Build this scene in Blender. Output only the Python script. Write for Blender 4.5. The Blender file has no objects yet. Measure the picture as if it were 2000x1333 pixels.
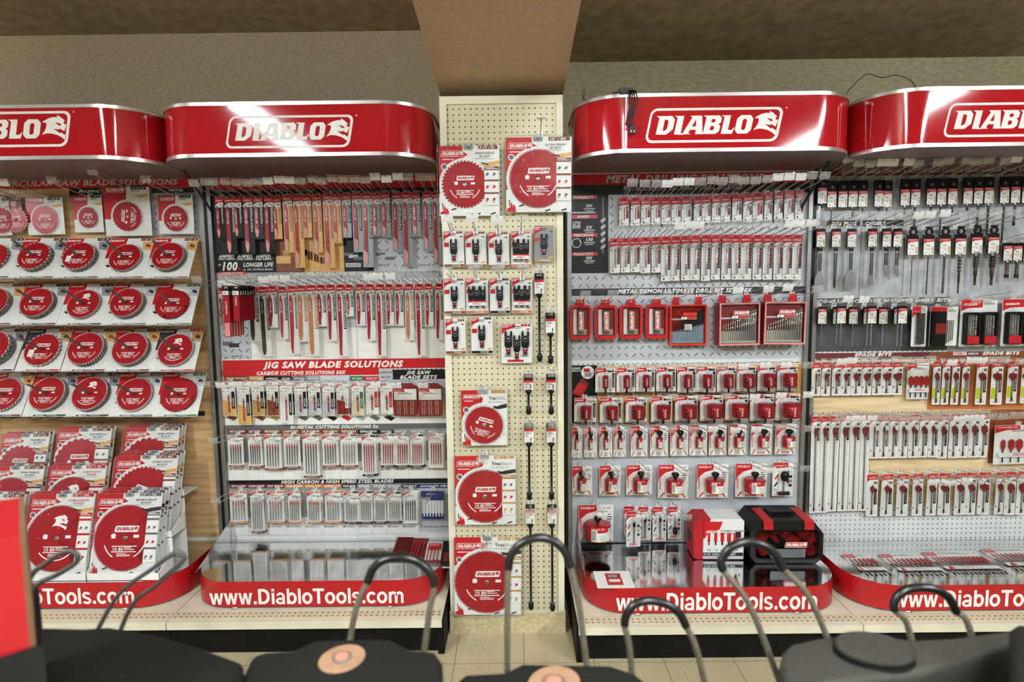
import bpy, math, random
from mathutils import Vector, Matrix
from mathutils.geometry import tessellate_polygon
IN = 0.0254
C = bpy.context.scene.collection
rnd = random.Random(7)

# ------------------------------------------------------------------ camera (a real camera at eye height, inches -> metres)
FPX, PITCH, ROLL, YAW, HCAM = 1150.0, .0932, -.0117, .0042, 64.5
YL, YR, YC = 120.7, 117.7, 104.3          # depth of the left back panels, right back panels, pegboard column
cF = Vector((-math.sin(YAW)*math.cos(PITCH), math.cos(YAW)*math.cos(PITCH), -math.sin(PITCH)))
_r0 = Vector((math.cos(YAW), math.sin(YAW), 0)); _u0 = _r0.cross(cF)
cR = _r0*math.cos(ROLL)+_u0*math.sin(ROLL); cU = -_r0*math.sin(ROLL)+_u0*math.cos(ROLL)
cam = bpy.data.objects.new('camera', bpy.data.cameras.new('camera')); C.objects.link(cam)
cam.matrix_world = Matrix(((cR.x, cU.x, -cF.x, 0), (cR.y, cU.y, -cF.y, 0), (cR.z, cU.z, -cF.z, HCAM*IN), (0, 0, 0, 1)))
cam.data.sensor_width = 36; cam.data.lens = 36*FPX/2000; cam.data.clip_start = .02
cam.data.dof.use_dof = True; cam.data.dof.focus_distance = 2.85; cam.data.dof.aperture_fstop = 2.2
bpy.context.scene.camera = cam
def U(px, py, Y):
    """point of the plane at depth Y (inches) seen at that place of the photograph -> X, Z in inches"""
    d = cF*FPX + cR*(px-1000) + cU*(666.5-py); t = Y/d.y
    return d.x*t, HCAM+d.z*t
# ------------------------------------------------------------------ world, lights, exposure
sc = bpy.context.scene
sc.view_settings.view_transform = 'Standard'; sc.view_settings.look = 'None'; sc.view_settings.gamma = 1
sc.view_settings.exposure = 0.38
try:
    sc.cycles.transparent_max_bounces = 24; sc.cycles.max_bounces = 7; sc.cycles.glossy_bounces = 4
    sc.cycles.caustics_reflective = False; sc.cycles.caustics_refractive = False; sc.cycles.sample_clamp_indirect = 6
    sc.cycles.use_denoising = True
except Exception: pass
w = bpy.data.worlds.new('world'); sc.world = w; w.use_nodes = True
w.node_tree.nodes['Background'].inputs[0].default_value = (.95, .97, 1, 1); w.node_tree.nodes['Background'].inputs[1].default_value = .16
LAMPS = [('far left', -300, -34, 124, 92), ('left', -91, -34, 124, 88), ('centre', 28, -52, 128, 92), ('right', 134, -34, 124, 92), ('rear', 10, -160, 150, 92)]
TUBE = 188.0     # emission of the fluorescent tubes; the fixtures hang from the ceiling behind and above the camera

# ------------------------------------------------------------------ materials
M = {}
def lin(h):
    h = h.lstrip('#'); c = [int(h[i:i+2], 16)/255 for i in (0, 2, 4)]
    return [x/12.92 if x <= .04045 else ((x+.055)/1.055)**2.4 for x in c]
def new(name):
    m = bpy.data.materials.new(name); m.use_nodes = True; M[name] = m
    return m, m.node_tree, m.node_tree.nodes['Principled BSDF']
def mat(name, col, rough=.5, metal=0, var=.06, scale=30, spec=.5, bump=0, coat=0, stretch=None):
    m, t, b = new(name); c = lin(col)
    b.inputs['Roughness'].default_value = rough; b.inputs['Metallic'].default_value = metal
    b.inputs['Specular IOR Level'].default_value = spec; b.inputs['Coat Weight'].default_value = coat
    tc = t.nodes.new('ShaderNodeTexCoord'); n = t.nodes.new('ShaderNodeTexNoise'); n.inputs['Scale'].default_value = scale; n.inputs['Detail'].default_value = 3
    src = tc.outputs['Object']
    if stretch:
        mp = t.nodes.new('ShaderNodeMapping'); mp.inputs['Scale'].default_value = stretch; t.links.new(src, mp.inputs[0]); src = mp.outputs[0]
    t.links.new(src, n.inputs['Vector'])
    r = t.nodes.new('ShaderNodeValToRGB'); r.color_ramp.elements[0].position = .3; r.color_ramp.elements[1].position = .7
    r.color_ramp.elements[0].color = [min(1, x*(1-var)) for x in c]+[1]; r.color_ramp.elements[1].color = [min(1, x*(1+var)) for x in c]+[1]
    t.links.new(n.outputs[0], r.inputs[0]); t.links.new(r.outputs[0], b.inputs['Base Color'])
    if bump:
        bp = t.nodes.new('ShaderNodeBump'); bp.inputs['Strength'].default_value = bump; bp.inputs['Distance'].default_value = .002
        t.links.new(n.outputs[0], bp.inputs['Height']); t.links.new(bp.outputs[0], b.inputs['Normal'])
    return m
mat('white', 'e6e4de', .55); mat('card_white', 'e2e1dc', .35, spec=.4); mat('cream', 'd9d2ba', .5, var=.1, scale=6); mat('black', '0c0c0c', .4, spec=.25)
mat('card_black', '121213', .4, spec=.25); mat('red', 'b8151c', .3, var=.04); mat('card_red', 'bc1820', .3, var=.03); mat('blade_red', '9e141e', .28, var=.05, metal=.1)
mat('dark_red', '741418', .35); mat('header_red', 'a8161e', .07, var=.03, scale=8, spec=.4); mat('panel_red', 'b7161e', .4)
mat('band_red', 'a8141b', .3, var=.04, scale=10); mat('pale_red', 'd98a86', .4); mat('maroon', '5e1c1c', .5); mat('orange_red', 'd93a22', .25, var=.03)
mat('orange', 'bb7440', .4); mat('brown', '7a3d1c', .45); mat('tan', 'b98f52', .5); mat('wood_art', 'd6a45c', .4, var=.16, scale=120); mat('grey', '8b8c8e', .5)
mat('mid_grey', '5c5d60', .5); mat('light_grey', 'b9bcc0', .5, var=.03); mat('dark_grey', '2c2d2f', .5, spec=.3); mat('steel', 'a9a8a4', .3, metal=1, var=.1, scale=90)
mat('bright_steel', 'd8d6d2', .2, metal=1, var=.1); mat('dark_steel', '5b554b', .38, metal=1, var=.2, scale=60); mat('green', '1c6a3c', .4); mat('navy', '1a2a5c', .4)
mat('lime', 'b9c21e', .4); mat('yellow', 'd8c21c', .4); mat('loop_steel', '58554f', .5, metal=.5, var=.2, scale=150)
mat('rod_grey', '5a5450', .45, var=.1); mat('wire_grey', 'c0b4ac', .32, metal=.55, var=.08)
mat('white_wire', 'dedcd8', .3); mat('trim_metal', 'd4d0cc', .28, metal=.85, var=.04); mat('post_metal', '8f8e8a', .38, metal=.8, var=.1, scale=20)
mat('black_rubber', '121211', .3, var=.15); mat('worn_steel', '8d8471', .5, metal=.7, var=.35, scale=220, bump=.2)
mat('black_casting', '1b1b19', .6, var=.2, scale=500, bump=.15, spec=.2); mat('grey_casting', '3a3833', .6, var=.45, scale=420, bump=.15, spec=.2)
mat('tan_disc', 'a88264', .6, var=.12, scale=40); mat('pink_disc', 'bf8872', .5); mat('cardboard', '6d4b30', .8, var=.15); mat('carbide', 'cfcbc2', .45, metal=.35)
mat('box_red', 'ac0f1a', .45, var=.03)
mat('kick_black', '100e0c', .6, spec=.12, var=.4, scale=12); mat('underside', '66565a', .4, var=.03); mat('slate_art', '9aa6ad', .4); mat('aqua_grey', '8aa0ae', .35)
mat('olive_case', 'a8a794', .35); mat('stack_red', '6a0f14', .4); mat('beige', 'cfc3a2', .5)

def glassy(name, tint, base, blend, rough, bump, scale, white=0):
    m, t, b = new(name); t.nodes.remove(b); out = t.nodes['Material Output']
    tr = t.nodes.new('ShaderNodeBsdfTransparent'); tr.inputs[0].default_value = lin(tint)+[1]
    gl = t.nodes.new('ShaderNodeBsdfGlossy'); gl.inputs['Roughness'].default_value = rough; gl.inputs[0].default_value = (1, 1, 1, 1)
    lw = t.nodes.new('ShaderNodeLayerWeight'); lw.inputs['Blend'].default_value = blend
    ad = t.nodes.new('ShaderNodeMath'); ad.operation = 'ADD'; ad.inputs[1].default_value = base; ad.use_clamp = True
    n = t.nodes.new('ShaderNodeTexNoise'); n.inputs['Scale'].default_value = scale; n.inputs['Detail'].default_value = 2
    tc = t.nodes.new('ShaderNodeTexCoord'); t.links.new(tc.outputs['Object'], n.inputs['Vector'])
    bp = t.nodes.new('ShaderNodeBump'); bp.inputs['Strength'].default_value = bump; bp.inputs['Distance'].default_value = .01
    t.links.new(n.outputs[0], bp.inputs['Height']); t.links.new(bp.outputs[0], gl.inputs['Normal'])
    mx = t.nodes.new('ShaderNodeMixShader')
    t.links.new(lw.outputs['Fresnel'], ad.inputs[0]); t.links.new(ad.outputs[0], mx.inputs[0])
    if white:
        df = t.nodes.new('ShaderNodeBsdfDiffuse'); df.inputs[0].default_value = (.8, .8, .8, 1); m2 = t.nodes.new('ShaderNodeMixShader'); m2.inputs[0].default_value = white
        t.links.new(tr.outputs[0], m2.inputs[1]); t.links.new(df.outputs[0], m2.inputs[2]); t.links.new(m2.outputs[0], mx.inputs[1])
    else: t.links.new(tr.outputs[0], mx.inputs[1])
    t.links.new(gl.outputs[0], mx.inputs[2]); t.links.new(mx.outputs[0], out.inputs[0])
glassy('blister', 'fafafa', .012, .05, .1, .5, 45, 0)
glassy('crinkle', 'fafafa', .014, .05, .06, .7, 48, .0)
glassy('tag_plastic', 'f4f4f4', .06, .2, .08, .3, 12, .22)
glassy('tag_white', 'f4f4f4', .06, .2, .08, .3, 12, .75)
glassy('smoke', 'd6cccc', .015, .06, .08, .1, 20)
glassy('clear_case', 'f0ecea', .02, .07, .08, .3, 25, .0)

def noise_mat(name, c1, c2, scale, rough=.7, stretch=(1, 1, 1), p=(.4, .6), bump=.2, big=None, metal=0):
    m, t, b = new(name); b.inputs['Roughness'].default_value = rough; b.inputs['Metallic'].default_value = metal
    tc = t.nodes.new('ShaderNodeTexCoord'); mp = t.nodes.new('ShaderNodeMapping'); mp.inputs['Scale'].default_value = stretch
    n = t.nodes.new('ShaderNodeTexNoise'); n.inputs['Scale'].default_value = scale; n.inputs['Detail'].default_value = 5
    r = t.nodes.new('ShaderNodeValToRGB'); r.color_ramp.elements[0].position = p[0]; r.color_ramp.elements[1].position = p[1]
    r.color_ramp.elements[0].color = lin(c1)+[1]; r.color_ramp.elements[1].color = lin(c2)+[1]
    t.links.new(tc.outputs['Object'], mp.inputs[0]); t.links.new(mp.outputs[0], n.inputs['Vector']); t.links.new(n.outputs[0], r.inputs[0]); col = r.outputs[0]
    if big:
        n2 = t.nodes.new('ShaderNodeTexNoise'); n2.inputs['Scale'].default_value = big; t.links.new(tc.outputs['Object'], n2.inputs['Vector'])
        mr = t.nodes.new('ShaderNodeMapRange'); mr.inputs[3].default_value = .78; mr.inputs[4].default_value = 1.18; t.links.new(n2.outputs[0], mr.inputs[0])
        mx = t.nodes.new('ShaderNodeVectorMath'); mx.operation = 'SCALE'; t.links.new(col, mx.inputs[0]); t.links.new(mr.outputs[0], mx.inputs['Scale']); col = mx.outputs[0]
    t.links.new(col, b.inputs['Base Color'])
    if bump:
        bp = t.nodes.new('ShaderNodeBump'); bp.inputs['Strength'].default_value = bump; bp.inputs['Distance'].default_value = .003
        t.links.new(n.outputs[0], bp.inputs['Height']); t.links.new(bp.outputs[0], b.inputs['Normal'])
    return m
noise_mat('wall_left', 'a08c70', 'aea284', 110, .8, (.5, 1, 1.2), (.38, .62), .12, 1.2)
noise_mat('wall_right', '948a66', 'a29b7c', 60, .8, (.5, 1, 1.2), (.4, .6), .1, 1.2)
noise_mat('ceiling_brown', '82745a', '9c8e72', 16, .85, (1, 1, 1), (.35, .65), .5, 1.5)
noise_mat('beam_paint', 'b39c86', 'bda790', 60, .6, (1, 1, 1), (.4, .6), .1, 1.5)
noise_mat('plywood', 'b58d5c', 'd3b283', 30, .55, (.12, 1, 1.5), (.35, .65), .05, 2)
noise_mat('pale_plywood', 'cdb083', 'e6d0a6', 30, .5, (.15, 1, 1.5), (.35, .65), .05, 2)
noise_mat('concrete_art', '9c9fa3', 'b4b6b9', 22, .5, (1, 1, 1), (.35, .65), 0, 4)
noise_mat('dark_concrete', '303234', '46484a', 22, .5, (1, 1, 1), (.35, .65), 0, 4)
noise_mat('brushed', 'dadbdc', 'ececec', 12, .1, (.2, 6, 1), (.3, .7), .01, 3, metal=1)
noise_mat('speckle_base', 'b8a981', 'cbbd96', 60, .5, (1, 1, 1), (.4, .6), .05, 3)

def grid_dots(name, base, pitch=IN, rad=.085, ox=0.0, oz=0.0, axis='Z', rough=.45, dot='0d0a07', kind='dot', py=None):
    """painted board with a regular field of punched holes (world aligned, because the boards stand unrotated)"""
    m, t, b = new(name); b.inputs['Roughness'].default_value = rough; N = t.nodes; L = t.links
    tc = N.new('ShaderNodeTexCoord'); sp = N.new('ShaderNodeSeparateXYZ'); L.new(tc.outputs['Object'], sp.inputs[0])
    def mth(op, a, bb=None, clamp=False):
        q = N.new('ShaderNodeMath'); q.operation = op; q.use_clamp = clamp
        for i, v in enumerate((a, bb)):
            if v is None: continue
            if isinstance(v, (int, float)): q.inputs[i].default_value = v
            else: L.new(v, q.inputs[i])
        return q.outputs[0]
    u = mth('DIVIDE', mth('SUBTRACT', sp.outputs['X'], ox*IN), pitch); v = mth('DIVIDE', mth('SUBTRACT', sp.outputs[axis], oz*IN), py or pitch)
    n = N.new('ShaderNodeTexNoise'); n.inputs['Scale'].default_value = 5; n.inputs['Detail'].default_value = 6; L.new(tc.outputs['Object'], n.inputs['Vector'])
    r = N.new('ShaderNodeValToRGB'); c = lin(base); r.color_ramp.elements[0].color = [x*.9 for x in c]+[1]; r.color_ramp.elements[1].color = [min(1, x*1.06) for x in c]+[1]
    r.color_ramp.elements[0].position = .3; r.color_ramp.elements[1].position = .7; L.new(n.outputs[0], r.inputs[0])
    if kind == 'dot':
        fu = mth('SUBTRACT', mth('FRACT', u), .5); fv = mth('SUBTRACT', mth('FRACT', v), .5)
        d = mth('SQRT', mth('ADD', mth('MULTIPLY', fu, fu), mth('MULTIPLY', fv, fv))); mask = mth('LESS_THAN', d, rad)
    elif kind == 'tread':      # printed tread plate: short slanted bars, alternating direction
        par = mth('MODULO', mth('ADD', mth('FLOOR', u), mth('FLOOR', v)), 2.0); sg = mth('SUBTRACT', mth('MULTIPLY', mth('ABSOLUTE', par), 2.0), 1.0)
        fu = mth('SUBTRACT', mth('FRACT', u), .5); fv = mth('SUBTRACT', mth('FRACT', v), .5)
        a = mth('ADD', mth('MULTIPLY', fu, .7), mth('MULTIPLY', mth('MULTIPLY', fv, sg), .7)); bb = mth('SUBTRACT', mth('MULTIPLY', fv, .7), mth('MULTIPLY', mth('MULTIPLY', fu, sg), .7))
        q1 = mth('DIVIDE', a, .40); q2 = mth('DIVIDE', bb, .075)
        q2b = mth('ADD', q2, mth('MULTIPLY', q1, mth('MULTIPLY', q1, .6)))
        mask = mth('MULTIPLY', mth('LESS_THAN', mth('ADD', mth('MULTIPLY', q1, q1), mth('MULTIPLY', q2b, q2b)), .75), 1.0)
    elif kind == 'tile':
        fu = mth('FRACT', u); fv = mth('FRACT', v)
        mask = mth('MAXIMUM', mth('LESS_THAN', fu, rad), mth('LESS_THAN', fv, rad))
        n2 = N.new('ShaderNodeTexNoise'); n2.inputs['Scale'].default_value = 90; L.new(tc.outputs['Object'], n2.inputs['Vector']); mask = mth('MAXIMUM', mask, mth('MULTIPLY', mth('GREATER_THAN', n2.outputs[0], .66), .6))
    mx = N.new('ShaderNodeMix'); mx.data_type = 'RGBA'; L.new(mask, mx.inputs[0]); L.new(r.outputs[0], mx.inputs[6]); mx.inputs[7].default_value = lin(dot)+[1]
    L.new(mx.outputs[2], b.inputs['Base Color']); return m
grid_dots('peg_cream', 'cfc6a6', ox=-12.05+.5, oz=.35, rad=.135)
grid_dots('peg_white', 'dcdedc', ox=.3, oz=.1, rad=.13)
grid_dots('tread_art', 'b6b9bd', pitch=1.55*IN, kind='tread', dot='4a4c50')
grid_dots('floor_tile', 'bdae8b', pitch=12*IN, kind='tile', ox=-11.0, oz=95.4, axis='Y', rad=.009, dot='5e4e36', rough=.3)
grid_dots('deck_cream', 'd3c7a6', ox=.5, oz=96.2, axis='Y', rad=.17)

m, t, b = new('tube_glow'); b.inputs['Emission Color'].default_value = (.88, .955, 1, 1); b.inputs['Emission Strength'].default_value = TUBE
# ------------------------------------------------------------------ mesh builder (inches; x right, y into the wall, z up)
TXT = {}
def text_mesh(s, bold, shear):
    k = (s, bold, shear)
    if k not in TXT:
        cu = bpy.data.curves.new('lettering', 'FONT'); cu.body = s; cu.size = 1; cu.offset = bold; cu.shear = shear; cu.resolution_u = 2; cu.fill_mode = 'FRONT'; cu.space_character = 1+bold*3
        o = bpy.data.objects.new('lettering', cu); C.objects.link(o); bpy.context.view_layer.update()
        me = bpy.data.meshes.new_from_object(o.evaluated_get(bpy.context.evaluated_depsgraph_get()))
        vs = [(v.co.x, v.co.y) for v in me.vertices]; fs = [tuple(p.vertices) for p in me.polygons]
        bpy.data.objects.remove(o); bpy.data.curves.remove(cu); bpy.data.meshes.remove(me)
        x0 = min(v[0] for v in vs); x1 = max(v[0] for v in vs)
        TXT[k] = ([((v[0]-x0)/.72, v[1]/.72) for v in vs], fs, (x1-x0)/.72)     # cap height -> 1
    return TXT[k]

def clean(pts):
    return pts
D_ = [([(0, 0), (.58, 0), (.9, .28), (.9, .8), (.72, 1), (-.16, 1), (.02, .9)], [[(.34, .2), (.46, .2), (.57, .32), (.57, .72), (.48, .8), (.34, .8)]])]
I_ = [([(0, 0), (.52, -.03), (.36, .08), (.36, 1), (-.16, 1), (.02, .9)], [])]
A_ = [([(-.1, 0), (.38, 0), (.24, .06), (.3, .24), (.62, .24), (.64, .06), (.62, 0), (1.14, 0), (1.02, .1), (.82, 1), (.16, 1), (.3, .9)], [[(.36, .42), (.6, .42), (.52, .82)]])]
B_ = [([(0, 0), (.7, 0), (.88, .15), (.88, .44), (.76, .53), (.88, .62), (.88, .86), (.74, 1), (-.16, 1), (.02, .9)], [[(.34, .2), (.5, .2), (.56, .26), (.56, .38), (.5, .43), (.34, .43)], [(.34, .62), (.5, .62), (.56, .67), (.56, .76), (.5, .81), (.34, .81)]])]
L_ = [([(0, 0), (.62, 0), (.7, .36), (.54, .2), (.36, .2), (.36, 1), (-.16, 1), (.02, .9)], [])]
O_ = [([(.18, 0), (.72, 0), (.9, .2), (.9, .8), (.72, 1), (.18, 1), (0, .8), (0, .2)], [[(.4, .2), (.5, .2), (.57, .28), (.57, .72), (.5, .8), (.4, .8), (.33, .72), (.33, .28)]])]
HEAD = [(200, 505), (300, 430), (450, 360), (600, 325), (770, 325), (725, 250), (850, 310), (1015, 450), (960, 520), (1000, 600), (1030, 545), (1060, 620), (1034, 640), (1025, 740), (1000, 700), (975, 815),
        (790, 715), (790, 755), (575, 730), (830, 900), (830, 845), (970, 950), (1035, 875), (975, 1130), (850, 1020), (700, 940), (500, 890), (350, 880), (150, 930), (250, 820), (320, 700), (350, 600), (345, 510)]
EYE = [(640, 515), (750, 520), (830, 550), (880, 600), (800, 630), (740, 580)]
def tri(polys):
    """list of (outer, holes) -> verts2d, tris"""
    V = []; T = []
    for outer, holes in polys:
        loops = [outer]+holes; flat = [p for l in loops for p in l]; b = len(V); V += flat
        for t in tessellate_polygon([[Vector((p[0], p[1], 0)) for p in l] for l in loops]):
            a, c, d = [flat[i] for i in t]
            if (c[0]-a[0])*(d[1]-a[1])-(c[1]-a[1])*(d[0]-a[0]) < 0: t = (t[0], t[2], t[1])
            T.append(tuple(b+i for i in t))
    return V, T
def head_polys(dx, dz, s):
    f = lambda P: [(dx+(x-150)*.00152*s, dz+(1130-y)*.00152*s) for x, y in P]
    return [(f(HEAD), [f(EYE)])]
def _word():
    out = []; x = 0
    for L, gl in (('D', D_), ('I', I_), ('A', A_), ('B', B_), ('L', L_), ('O', O_)):
        x = {'D': 0, 'I': 1.02, 'A': 1.56, 'B': 2.62, 'L': 3.62, 'O': 4.36}[L]
        for o, hs in gl:
            f = lambda P: [(x+px+.2*pz, pz) for px, pz in P]
            out.append((f(o), [f(h) for h in hs]))
    return out+head_polys(5.42, -.12, 1)
LW = tri(_word())
def rr(x0, z0, x1, z1, r, sh=0, n=5):
    P = []
    for cx, cz, a0 in ((x1-r, z0+r, -90), (x1-r, z1-r, 0), (x0+r, z1-r, 90), (x0+r, z0+r, 180)):
        for i in range(n+1):
            a = math.radians(a0+90*i/n); P.append((cx+r*math.cos(a), cz+r*math.sin(a)))
    return [(x+sh*(z-z0), z) for x, z in P]
PLATE_O = tri([(rr(-.62, -.45, 6.75, 1.42, .38, .2), [])]); PLATE_I = tri([(rr(-.48, -.32, 6.62, 1.29, .28, .2), [])])
PLATE_RING = tri([(rr(-.62, -.45, 6.75, 1.42, .38, .2), [rr(-.48, -.32, 6.62, 1.29, .28, .2)])])
HEADT = tri(head_polys(0, 0, 1))

class G:
    def __init__(s): s.v = []; s.f = []; s.m = []; s.names = []; s.sm = []
    def mi(s, m):
        if m not in s.names: s.names.append(m)
        return s.names.index(m)
    def add(s, V, F, m, smooth=False, T=None):
        b = len(s.v); s.v += [T(*v) for v in V] if T else [tuple(v) for v in V]; k = s.mi(m)
        for f in F: s.f.append(tuple(b+i for i in f)); s.m.append(k); s.sm.append(smooth)
        return s
    def box(s, x0, x1, y0, y1, z0, z1, m, T=None):
        V = [(x, y, z) for x in (x0, x1) for y in (y0, y1) for z in (z0, z1)]
        return s.add(V, [(0, 1, 3, 2), (4, 6, 7, 5), (0, 4, 5, 1), (2, 3, 7, 6), (0, 2, 6, 4), (1, 5, 7, 3)], m, T=T)
    def flat(s, VT, y, m, dx=0, dz=0, k=1, kx=None, T=None):
        V, F = VT; kx = kx or k
        return s.add([(dx+kx*a, y, dz+k*b) for a, b in V], F, m, T=T)
    def rect(s, x0, x1, z0, z1, y, m, T=None): return s.add([(x0, y, z0), (x1, y, z0), (x1, y, z1), (x0, y, z1)], [(0, 1, 2, 3)], m, T=T)
    def poly(s, P, y, m, T=None): return s.flat(tri([(P, [])]), y, m, T=T)
    def prism(s, P, y0, y1, m, side=None, T=None, holes=None, back=True, smooth=False):
        V, F = tri([(P, holes or [])]); s.flat((V, F), y0, m, T=T)
        if back: s.add([(a, y1, b) for a, b in V], [tuple(reversed(f)) for f in F], side or m, T=T)
        for L in [P]+(holes or []):
            n = len(L); s.add([(a, y, b) for y in (y0, y1) for a, b in L], [(i, n+i, n+(i+1) % n, (i+1) % n) for i in range(n)], side or m, smooth, T=T)
        return s
    def tube(s, P, r, m, n=6, T=None, cap=True):
        P = [Vector(p) for p in P]; V = []; rs = r if isinstance(r, (list, tuple)) else [r]*len(P); up = None
        for i, p in enumerate(P):
            d = (P[min(i+1, len(P)-1)]-P[max(i-1, 0)]).normalized()
            if up is None: up = Vector((0, 0, 1)) if abs(d.z) < .9 else Vector((0, 1, 0))
            a = d.cross(up).normalized(); up = a.cross(d).normalized()
            V += [tuple(p+(a*math.cos(t)+up*math.sin(t))*rs[i]) for t in [2*math.pi*j/n for j in range(n)]]
        F = [(i*n+j, i*n+(j+1) % n, (i+1)*n+(j+1) % n, (i+1)*n+j) for i in range(len(P)-1) for j in range(n)]
        s.add(V, F, m, True, T=T)
        if cap: s.add([V[j] for j in range(n)]+[V[-n+j] for j in range(n)], [tuple(reversed(range(n))), tuple(range(n, 2*n))], m, T=T)
        return s
    def lathe(s, prof, m, n=20, c=(0, 0, 0), axis='Z', T=None, a0=0, a1=360, smooth=True):
        V = []; full = a1-a0 == 360; k = n if full else n+1
        for r, h in prof:
            for j in range(k):
                t = math.radians(a0+(a1-a0)*j/n); x, y = r*math.cos(t), r*math.sin(t)
                V.append((c[0]+x, c[1]+y, c[2]+h) if axis == 'Z' else (c[0]+x, c[1]-h, c[2]+y))
        F = [(i*k+j, i*k+(j+1) % k, (i+1)*k+(j+1) % k, (i+1)*k+j) for i in range(len(prof)-1) for j in range(n if full else n)]
        if axis == 'Y': F = [tuple(reversed(f)) for f in F] if False else F
        return s.add(V, F, m, smooth, T=T)
    def text(s, st, x, z, h, y, m, wd=None, bold=.02, shear=0, al='L', T=None):
        if not st: return s
        V, F, w = text_mesh(st, bold, shear); kx = (wd/w) if wd else h; W = w*kx
        x0 = x-(W/2 if al == 'C' else W if al == 'R' else 0)
        return s.add([(x0+a*kx, y, z+b*h) for a, b in V], F, m, T=T)
    def lines(s, x0, x1, z0, z1, n, y, m, T=None, k=.45, seed=1):
        r = random.Random(seed); h = (z1-z0)/n
        for i in range(n): s.rect(x0, x0+(x1-x0)*r.uniform(.6, 1), z1-(i+k)*h, z1-i*h, y, m, T)
        return s
    def logo(s, x, z, wd, y, kind='ring', fg='white', bg='card_red', T=None):
        k = wd/7.75; X = x+.62*k; Z = z+.45*k
        if kind == 'ring': s.flat(PLATE_RING, y, fg, X, Z, k, T=T); s.flat(LW, y, fg, X, Z, k, T=T)
        elif kind == 'plate': s.flat(PLATE_O, y, fg, X, Z, k, T=T); s.flat(PLATE_I, y-.012, bg, X, Z, k, T=T); s.flat(LW, y-.024, fg, X, Z, k, T=T)
        elif kind == 'inverse': s.flat(PLATE_O, y, fg, X, Z, k, T=T); s.flat(LW, y-.012, bg, X, Z, k, T=T)
        elif kind == 'word': s.flat(LW, y, fg, x, z, k, T=T)
        return s
    def mesh(s, name):
        me = bpy.data.meshes.new(name); me.from_pydata([(a*IN, b*IN, c*IN) for a, b, c in s.v], [], s.f)
        for n in s.names: me.materials.append(M[n])
        me.polygons.foreach_set('material_index', s.m); me.polygons.foreach_set('use_smooth', s.sm); me.update(); return me
# ------------------------------------------------------------------ objects
def link(name, me, parent=None, loc=None, rot=None):
    o = bpy.data.objects.new(name, me); C.objects.link(o); o.parent = parent
    if loc: o.location = [c*IN for c in loc]
    if rot: o.rotation_euler = rot
    return o
def tag(o, label, cat, group=None, kind=None):
    if label: o['label'] = label
    if cat: o['category'] = cat
    if group: o['group'] = group
    if kind: o['kind'] = kind
    return o
def struct(name, g): return tag(link(name, g.mesh(name)), None, None, None, 'structure')
def thing(name, label, cat, loc, rot=None, group=None): return tag(link(name, None, None, loc, rot), label, cat, group)
KIT = {}
def put(key, maker, name, label, cat, loc, rot=None, group=None):
    """a thing with its parts; look-alikes share mesh data, every copy is its own set of objects.
    maker() -> list of (part name, G, [(sub-part name, G), ...])"""
    if key not in KIT: KIT[key] = [(n, g.mesh(n), [(a, b.mesh(a)) for a, b in subs]) for n, g, subs in maker()]
    t = thing(name, label, cat, loc, rot, group)
    for n, me, subs in KIT[key]:
        p = link(n, me, t)
        for a, b in subs: link(a, b, p)
    return t
NUM = 'first second third fourth fifth sixth seventh eighth ninth tenth eleventh twelfth thirteenth fourteenth fifteenth sixteenth seventeenth eighteenth nineteenth twentieth twenty-first twenty-second twenty-third twenty-fourth twenty-fifth'.split()
def nth(i, n): return 'leftmost' if i == 0 else 'rightmost' if i == n-1 else NUM[i]+' from left'

# ------------------------------------------------------------------ product makers; origin = middle of the top edge, front towards -y
def shell(x0, x1, z0, z1, y0, y1, m='blister', r=.3, hole=None, inset=.12, rim=None):
    """moulded clear shell: raised front and sloping sides, open at the back"""
    g = G(); A = rr(x0, z0, x1, z1, r, 0, 3); B = rr(x0+inset, z0+inset, x1-inset, z1-inset, max(.05, r-inset/2), 0, 3); n = len(A)
    g.add([(a, y1, b) for a, b in A]+[(a, y0, b) for a, b in B], [(i, (i+1) % n, n+(i+1) % n, n+i) for i in range(n)], m, True); g.poly(B, y0, m); return g
def teeth(R, n, d=.22, cx=0, cz=0, a0=0, cut=None):
    P = []; s = 2*math.pi/n
    for k in range(n):
        a = a0+k*s
        for da, r in ((0, R), (.22, R-.02), (.34, R-d), (.62, R-d*1.05), (.8, R-d*.45)):
            x, z = r*math.cos(-(a+da*s)), r*math.sin(-(a+da*s))
            if cut is not None: x = min(x, cut)
            P.append((cx+x, cz+z))
    return P[::-1]
def disc_body(g, P, y0, y1, m, side, r0=.3, cx=0, cz=0, tip='carbide'):
    d = [math.hypot(a-cx, b-cz) for a, b in P]; rm = max(d)-.075*max(d)
    if max(d)-min(d) < .45 and len(P) > 60:      # bare carbide tips outside the painted body
        Q = []
        for (a, b), r_ in zip(P, d): k = min(rm, r_)/r_; Q.append((cx+(a-cx)*k, cz+(b-cz)*k))
        n = len(P); g.add([(a, y0-.004, b) for a, b in P]+[(a, y0-.004, b) for a, b in Q], [(i, (i+1) % n, n+(i+1) % n, n+i) for i in range(n)], tip)
    n = len(P); V = []
    for y in (y0, y1):
        V += [(a, y, b) for a, b in P]
        for a, b in P: t = math.atan2(b-cz, a-cx); V.append((cx+r0*math.cos(t), y, cz+r0*math.sin(t)))
    q_ = lambda i: (i+1) % n
    g.add(V, [(i, q_(i), n+q_(i), n+i) for i in range(n)], m); g.add(V, [(2*n+i, 3*n+i, 3*n+q_(i), 2*n+q_(i)) for i in range(n)]+[(i, 2*n+i, 2*n+q_(i), q_(i)) for i in range(n)]+[(n+i, n+q_(i), 3*n+q_(i), 3*n+i) for i in range(n)], side); return g
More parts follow.
